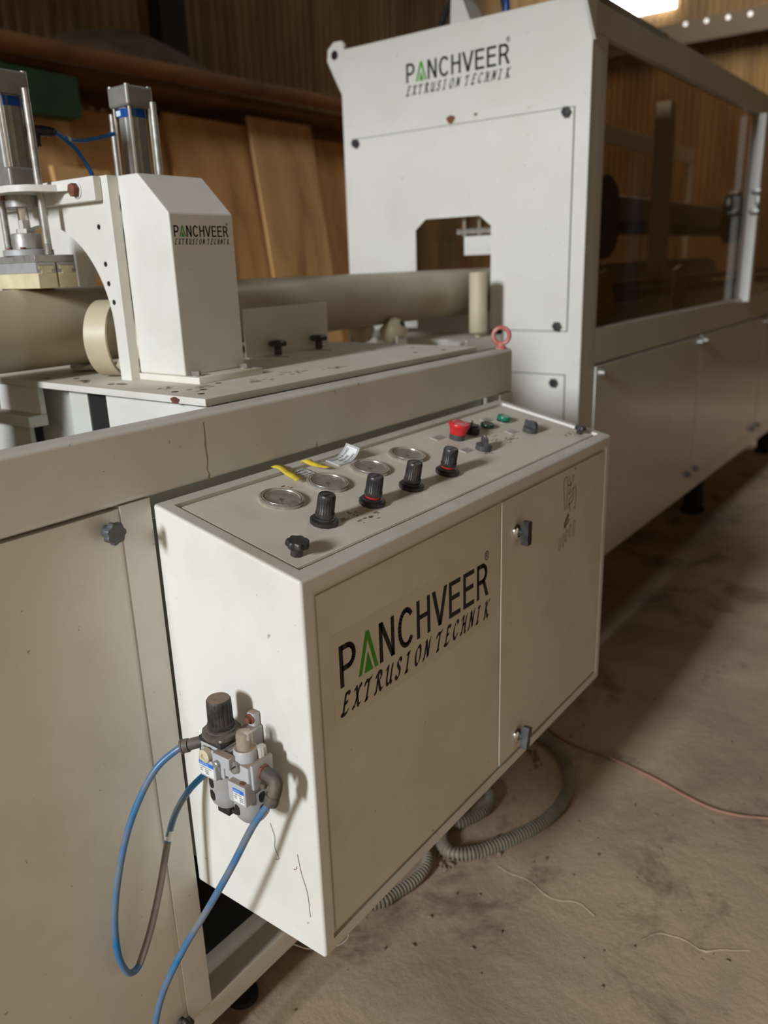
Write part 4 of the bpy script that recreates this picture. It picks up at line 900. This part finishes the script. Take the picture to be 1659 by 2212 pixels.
# corner thumb knobs
star_knob(tpn, tp(.2225, .0520, PH), TN, .0150, 'star_knob', 'black', .012, 7, .010)
star_knob(tpn, tp(.2265, .9345, PH), TN, .0115, 'star_knob', 'black', .009, 7, .008)
# paper labels and yellow tape
def sheet_label(name, fn, w, h, lines, border=True, extra=None):
    bm = BM(); n = 14
    g = [[bm.verts.new(fn(w*i/n, h*j/3, 0)) for j in range(4)] for i in range(n+1)]
    for i in range(n):
        for j in range(3): bm.faces.new((g[i][j], g[i+1][j], g[i+1][j+1], g[i][j+1]))
    o = obj(name, bm, 'label', tpn, sharp=80); sol = o.modifiers.new('thickness', 'SOLIDIFY'); sol.thickness = .0003; sol.offset = -1
    bm = BM(); fb = lambda a, b: fn(a, b, .0003)
    m = .0022
    for i in range(n):
        for yy in (m, h-m): poly(bm, [fb(m+(w-2*m)*i/n, yy-.0003), fb(m+(w-2*m)*(i+1)/n, yy-.0003), fb(m+(w-2*m)*(i+1)/n, yy+.0003), fb(m+(w-2*m)*i/n, yy+.0003)])
    for xx in (m, w-m): poly(bm, [fb(xx-.0003, m), fb(xx+.0003, m), fb(xx+.0003, h-m), fb(xx-.0003, h-m)])
    for s, x, y, sz, xs in lines: text(bm, s, sz, lambda a, b: fb(x+a, y+b), 'LEFT', xs, .00012)
    obj('label_print', bm, 'ink', o); return o
sheet_label('paper_label', lambda a, b, e: tp(.0570-b, .2450+a, PH+.0012+e), .040, .030, [('CLAMPING', .0045, .0195, .0078, .80), ('PRESSURE', .0045, .0115, .0078, .78), ('PANCHVEER\u00ae', .0060, .0045, .0060, .76)])['label'] = 'white printed label reading CLAMPING PRESSURE'
def curl(a, b, e):
    s0 = .024
    if a <= s0: y, z, nx = a, 0.0, V(0, 0, 1)
    else:
        r = .030; t = (a-s0)/r; y, z = s0+r*math.sin(t), r*(1-math.cos(t))
    t = max(0, (a-s0)/.030)
    return tp(.0560-b, .3400, PH+.0012)+V(0, 1, 0)*(y-e*math.sin(t))+TN*(z+e*math.cos(t))
sheet_label('paper_label', curl, .062, .030, [('TROLLEY FORWARD', .0045, .0198, .0070, .78), ('PRESSURE', .0180, .0118, .0070, .80), ('PANCHVEER\u00ae', .0200, .0045, .0060, .78)])['label'] = 'white printed label peeling up, reading TROLLEY FORWARD PRESSURE'
def ribbon(pts, w, side):
    bm = BM(); P = smooth(pts, 6); prev = None
    for i, p in enumerate(P):
        s = Vector(side).normalized(); s = s+TN*.05*math.sin(i*.5); cur = (bm.verts.new(p-s*w/2), bm.verts.new(p+TN*.0012), bm.verts.new(p+s*w/2))
        if prev: bm.faces.new((prev[0], cur[0], cur[1], prev[1])); bm.faces.new((prev[1], cur[1], cur[2], prev[2]))
        prev = cur
    o = obj('yellow_tape', bm, 'yellow', tpn, sharp=80); sol = o.modifiers.new('thickness', 'SOLIDIFY'); sol.thickness = .0005; return o
ribbon([tp(.004, .2400, .004), tp(.018, .2400, .006), tp(.036, .2370, .004), tp(.052, .2330, .005), tp(.066, .2300, .004)], .018, (0, 1, 0))
ribbon([tp(.0225, .2920, .004), tp(.027, .2890, .011), tp(.034, .2915, .008), tp(.046, .3000, .005), tp(.060, .3100, .004)], .017, (.5, .8, 0))
# cobweb hairs on the left side
bm = BM(); rnd = random.Random(4)
for pts in ([(.185, .560), (.192, .54), (.19, .522), (.197, .505), (.19, .50)], [(.235, .53), (.240, .50), (.249, .47), (.2515, .43)], [(.12, .58), (.135, .565), (.145, .555)], [(.225, .50), (.23, .502), (.232, .508)]):
    tube(bm, [(a, -.0012+.0004*rnd.random(), b) for a, b in pts], .00035, 5, 5)
obj('hair', bm, 'brownstain', body, label='dark hairs stuck on the side')

# ------------------------------------------------------------------ air filter, regulator and lubricator
AY = -.045
fr = thing('air_service_unit', (.178, AY, .61), 'dusty silver air filter regulator and lubricator on the left side of the control cabinet', 'regulator')
x1, x2 = .154, .2025
bm = BM(); box(bm, x1-.0215, x1+.0215, AY-.021, AY+.020, .666, .7125, .003, 2); box(bm, x1-.016, x1+.016, AY-.026, AY-.02, .678, .708, .002, 1); rb = obj('regulator_body', bm, 'silver_dusty', fr, wn=True)
bm = BM(); box(bm, x1-.0225, x1+.0225, AY-.0225, AY+.0215, .7125, .7205, .002, 2); bt = obj('bonnet_plate', bm, 'black_dusty', rb)
for sx, sy in ((-1, -1), (1, -1)):
    bm = BM(); lathe(bm, (x1+sx*.0165, AY+sy*.0165, .7205), (0, 0, 1), [(.0036, 0), (.0036, .002), (.003, .003)], 12); obj('bonnet_screw', bm, 'steel', rb)
kb = reg_knob((x1, AY, .7200), (0, 0, 1), fr, .0172, .0415, 0, 'dusty_fit', .0262, 'black_dusty')
bm = BM(); lathe(bm, (x1, AY, .7725), (0, 0, 1), [(.0150, 0), (.0150, .0008), (0, .0008)], 32, cap=False); obj('knob_dust', bm, 'dust', kb, label='dust on the knob top')
# bowls with slots
def bowl(x, zt, zb, R, drain):
    bm = BM(); lathe(bm, (x, AY, zb), (0, 0, 1), [(R*.35, 0), (R*.72, .002), (R*.92, .009), (R, .020), (R*1.02, zt-zb)], 40); b = obj('bowl', bm, 'alu_body', fr)
    for a in (-1.72, -.15, 1.42, 2.99):
        for zc in (zb+.024, zb+.0435):
            if zc > zt-.008: continue
            bm = BM(); dv = V(math.cos(a), math.sin(a), 0); tv = V(-math.sin(a), math.cos(a), 0); w, h = .0052, .0082
            pts = [(w*math.cos(t), h-w+w*math.sin(t)) for t in [PI*k/8 for k in range(9)]]+[(w*math.cos(t), -h+w+w*math.sin(t)) for t in [PI+PI*k/8 for k in range(9)]]
            prism(bm, pts, V(x, AY, zc)+dv*(R*.955), tv, (0, 0, 1), dv*(R*.063)); obj('bowl_slot', bm, 'rubber', b)
    return b
b1 = bowl(x1, .667, .6105, .0240, True); b2 = bowl(x2, .660, .6080, .0245, False)
bm = BM(); box(bm, x1-.012, x1+.012, AY-.012, AY+.012, .5975, .6110, .002, 1); cyl(bm, (x1+.012, AY-.004, .604), (x1+.022, AY-.004, .604), .0036, 12); obj('drain_valve', bm, 'rubber', b1)
# clip blocks with printed stickers
for x, z0, z1, w, nm in ((x1-.001, .6660, .6950, .0330, 'FILTER REGULATOR'), (x2+.0055, .6480, .6790, .0330, 'LUBRICATOR')):
    yf = AY-.0305
    bm = BM(); box(bm, x-w/2, x+w/2, yf, AY-.012, z0, z1, .0025, 2); cbk = obj('clip_block', bm, 'silver_dusty', fr, wn=True)
    sw_ = w*.86 if x < .18 else w*.60; x0 = x-w*.44 if x < .18 else x-w*.18; h0, h1 = z0+.004, z0+.0245
    bm = BM(); box(bm, x0, x0+sw_, yf-.0003, yf, h0, h1); st = obj('sticker', bm, 'label', cbk)
    bm = BM(); box(bm, x0, x0+sw_, yf-.0005, yf-.0002, h1-.0058, h1); obj('blue_strip', bm, 'ink_blue', st)
    fn = on_plane((x0, yf-.0008, h1), (1, 0, 0), (0, 0, 1))
    bm = BM(); text(bm, 'JANATICS', .0042, lambda a, b: fn(a+.0015, b-.0043), 'LEFT', sw_/.030*1.0); obj('strip_print', bm, 'ink_white', st)
    bm = BM(); text(bm, nm, .0027, lambda a, b: fn(a+.0015, b-.0092), 'LEFT', .95 if x < .18 else .9)
    for r_ in range(3):
        for j, (a0, a1) in enumerate(((.0015, .0065), (.0115, .0185))):
            if a1 < sw_ and not (r_ == 2 and j == 0): rect(bm, fn, a0+.0004*r_, a1, -.0120-r_*.0026, -.0113-r_*.0026)
    obj('sticker_print', bm, 'ink', st)
bm = BM(); lathe(bm, (x1-.002, AY-.0305, .7005), (0, -1, 0), [(.0095, -.006), (.0095, .002), (.008, .003), (.004, .003), (.004, .001), (0, .001)], 28, cap=False); obj('gauge_plug', bm, 'pvc2', fr)
# joiner bracket between the two units
bm = BM(); box(bm, x1+.0215, x2-.020, AY-.0195, AY+.018, .672, .709, .001, 1); box(bm, x1+.0125, x2-.004, AY-.0305, AY-.0185, .6945, .7115, .001, 1); jb = obj('joiner', bm, 'silver_dusty', fr)
bm = BM(); lathe(bm, (x1+.023, AY-.0305, .6985), (0, -1, 0), [(.0052, 0), (.0052, .005), (.004, .006)], 16); obj('joiner_screw', bm, 'steel', jb)
bm = BM(); box(bm, .165, .187, AY+.016, -.0005, .690, .722, .002, 1); box(bm, .1685, .1835, -.0125, -.0003, .700, .7415, .003, 2); wb = obj('wall_bracket', bm, 'silver_dusty', fr)
bm = BM(); lathe(bm, (.176, -.0125, .7325), (0, -1, 0), [(.0075, 0), (.0075, .0015), (.005, .0016), (.005, .007), (.0035, .008)], 18); obj('bracket_screw', bm, 'rust', wb)
# lubricator head
bm = BM(); box(bm, x2-.0205, x2+.0205, AY-.021, AY+.020, .656, .7020, .003, 2); lathe(bm, (x2-.001, AY-.003, .700), (0, 0, 1), [(.0165, 0), (.0160, .0155), (.0145, .0175)], 32); lb = obj('lubricator_body', bm, 'silver_dusty', fr)
bm = BM(); lathe(bm, (x2-.001, AY-.003, .7165), (0, 0, 1), [(.0112, 0), (.0110, .0195), (.0095, .0235), (.005, .0255), (.0, .0258)], 28, cap=False); dm = obj('sight_dome', bm, 'domeglass', lb, label='clear plastic sight dome')
bm = BM(); lathe(bm, (x2-.001, AY-.003, .7165), (0, 0, 1), [(.0085, 0), (.008, .003), (.003, .006), (.0025, .014), (.004, .016), (.003, .019)], 16); obj('drip_nozzle', bm, 'dust', dm)
bm = BM(); lathe(bm, (x2-.0015, AY-.021, .6965), (-.1, -1, .25), [(.0082, -.004), (.0082, .004), (.0074, .005)], 24); sc_ = obj('fill_screw', bm, 'steel', lb)
bm = BM(); o_ = V(x2-.0015, AY-.021, .6965)+V(-.1, -1, .25).normalized()*.0051; prism(bm, [(-.0068, -.0009), (.0068, -.0009), (.0068, .0009), (-.0068, .0009)], o_, V(.75, 0, .66), V(-.66, 0, .75), (0, -.0004, 0)); obj('screw_slot', bm, 'void', sc_)
bm = BM(); lathe(bm, (x2+.0145, AY+.011, .7020), (0, 0, 1), [(.0065, 0), (.0065, .013), (.006, .015), (.0, .0155)], 20, cap=False, fn=lambda t, r, h: 1+.05*math.cos(10*t)); obj('adjuster', bm, 'label_grey', lb)
bm = BM(); lathe(bm, (x2+.012, AY-.024, .679), (0, 0, 1), [(.004, 0), (.004, .0012)], 14); obj('block_screw', bm, 'rust', fr)
bm = BM(); box(bm, x2+.0205, x2+.026, AY-.018, AY+.020, .668, .706, .0025, 2); pe = obj('port_block', bm, 'silver_dusty', fr)
# right elbow fitting
bm = BM(); lathe(bm, (x2+.026, AY, .688), (1, 0, 0), [(.0115, 0), (.0115, .004), (.0095, .005), (.0095, .008)], 6); el = obj('thread_nut', bm, 'rust', pe)
bm = BM(); tube(bm, [(x2+.030, AY, .688), (x2+.044, AY-.001, .688), (x2+.052, AY-.003, .684), (x2+.0525, AY-.006, .674), (x2+.0495, AY-.0085, .662)], .0092, 16, 6); d_ = V(-.25, -.18, -1).normalized()
lathe(bm, V(x2+.0505, AY-.008, .668), d_, [(.0098, 0), (.0102, .008), (.0105, .012), (.0098, .014)], 20); obj('elbow', bm, 'dusty_fit', fr, label='dusty grey elbow fitting on the right')
bm = BM(); cyl(bm, (x2+.038, AY-.012, .683), (x2+.038, AY-.012, .676), .004, 12); obj('release_stud', bm, 'dusty_fit', fr)
# left fitting
bm = BM(); tube(bm, [(x1-.0215, AY+.002, .692), (x1-.034, AY+.001, .6930), (x1-.044, AY-.004, .692), (x1-.055, AY-.010, .688), (x1-.060, AY-.0135, .6855)], .0082, 16, 5)
lathe(bm, (x1-.058, AY-.0125, .6865), (-.8, -.55, -.22), [(.0096, 0), (.0100, .004), (.0095, .006), (.0095, .008), (.0105, .0085), (.0105, .011)], 20); obj('elbow', bm, 'dusty_fit', fr, label='dusty fitting on the left')
bm = BM(); cyl(bm, (x1-.026, AY-.014, .700), (x1-.026, AY-.014, .682), .0045, 14); obj('release_stud', bm, 'black_dusty', fr)

# air hoses
P1 = [(.0930, -.0592, .6845), (.082, -.0668, .6795), (.065, -.0913, .6582), (.052, -.1143, .6206), (.042, -.1379, .5685), (.034, -.1579, .50), (.030, -.1705, .4347), (.028, -.1724, .3768), (.028, -.1659, .3413), (.028, -.1558, .3272), (.028, -.1403, .332), (.028, -.1158, .3726), (.030, -.0918, .4324), (.034, -.0704, .5032), (.038, -.0543, .5437), (.045, -.0326, .5723), (.050, -.0128, .5852), (.0535, .0015, .5905)]
h1 = thing('air_hose', (.03, -.15, .322), 'blue air hose looping from the left fitting back into the cabinet side', 'hose')
bm = BM(); tube(bm, P1, .0050, 14, 10); obj('hose_wall', bm, 'blue', h1)
bm = BM(); tube(bm, P1[10:14], .00535, 14, 8); obj('tape_wrap', bm, 'hosegrey', h1, label='dusty grey taped stretch of the hose')
bm = BM(); tube(bm, [Vector(P1[13])*.9+Vector(P1[14])*.1, Vector(P1[13])*.55+Vector(P1[14])*.45], .0055, 14, 3); obj('torn_tape', bm, 'label', h1)
bm = BM(); tube(bm, [(.2515, -.0538, .6590), (.2470, -.0580, .6530), (.2261, -.070, .6171), (.1937, -.085, .5476), (.1531, -.10, .4695), (.1161, -.115, .4014), (.0886, -.13, .3411), (.0688, -.14, .2896), (.0586, -.15, .2404), (.052, -.165, .17), (.06, -.19, .08), (.10, -.24, .02), (.20, -.36, .0052), (.35, -.55, .0052)], .0050, 14, 10)
tag(obj('air_hose', bm, 'blue'), 'blue air hose hanging from the right elbow fitting down to the floor', 'hose')

# ------------------------------------------------------------------ floor hoses
def conduit(pts, R, label):
    P = resample(pts, .0021); bm = BM()
    tube(bm, P, R, 14, 1, radii=lambda i, n: R*(1.0 if (i % 4) in (0, 1) else .62))
    return tag(obj('corrugated_conduit', bm, 'conduit', sharp=60), label, 'conduit', None)
z = .0165
conduit([(-.02, 1.26, .03), (.031, 1.192, z), (.096, 1.161, z), (.15, 1.11, z), (.195, 1.031, z), (.215, .942, z), (.211, .865, z), (.194, .801, z), (.162, .725, z), (.124, .663, z), (.084, .636, z), (.049, .651, .02), (.025, .69, .05), (.02, .72, .12), (.05, .72, .22), (.09, .70, .33)], .016, 'grey corrugated conduit looping out onto the floor below the cabinet')
conduit([(-.06, .30, z), (-.01, .36, z), (.039, .421, z), (.050, .459, z), (.062, .512, z), (.060, .566, z), (.035, .60, z), (-.04, .62, z)], .0135, 'grey corrugated conduit just showing under the near end of the cabinet')
conduit([(-.10, .70, z), (.0, .705, z), (.040, .727, z), (.062, .774, z), (.070, .824, z), (.045, .878, z), (-.04, .91, z)], .0135, 'grey corrugated conduit in the dark inside the larger conduit loop')
bm = BM(); tube(bm, [(1.05, 1.32, .0045), (.80, 1.25, .0045), (.643, 1.183, .0045), (.587, 1.157, .0045), (.525, 1.146, .0045), (.453, 1.159, .0045), (.374, 1.183, .0045), (.294, 1.20, .0045), (.21, 1.213, .0045), (.128, 1.214, .0045), (.048, 1.24, .0045), (-.06, 1.32, .0045)], .0034, 8, 8)
tag(obj('floor_cable', bm, 'pink'), 'thin dusty red cable lying across the floor', 'cable')
bm = BM(); tube(bm, [(.02, .25, .10), (.035, .27, .075), (.06, .285, .078), (.07, .28, .10)], .0006, 5, 6); tube(bm, [(.07, .28, .10), (.072, .275, .06), (.05, .25, .045), (.02, .22, .05), (0.0, .2, .066)], .0006, 5, 6)
tag(obj('cobweb_thread', bm, 'thread'), 'pale cobweb thread hanging under the near corner of the cabinet', 'thread')
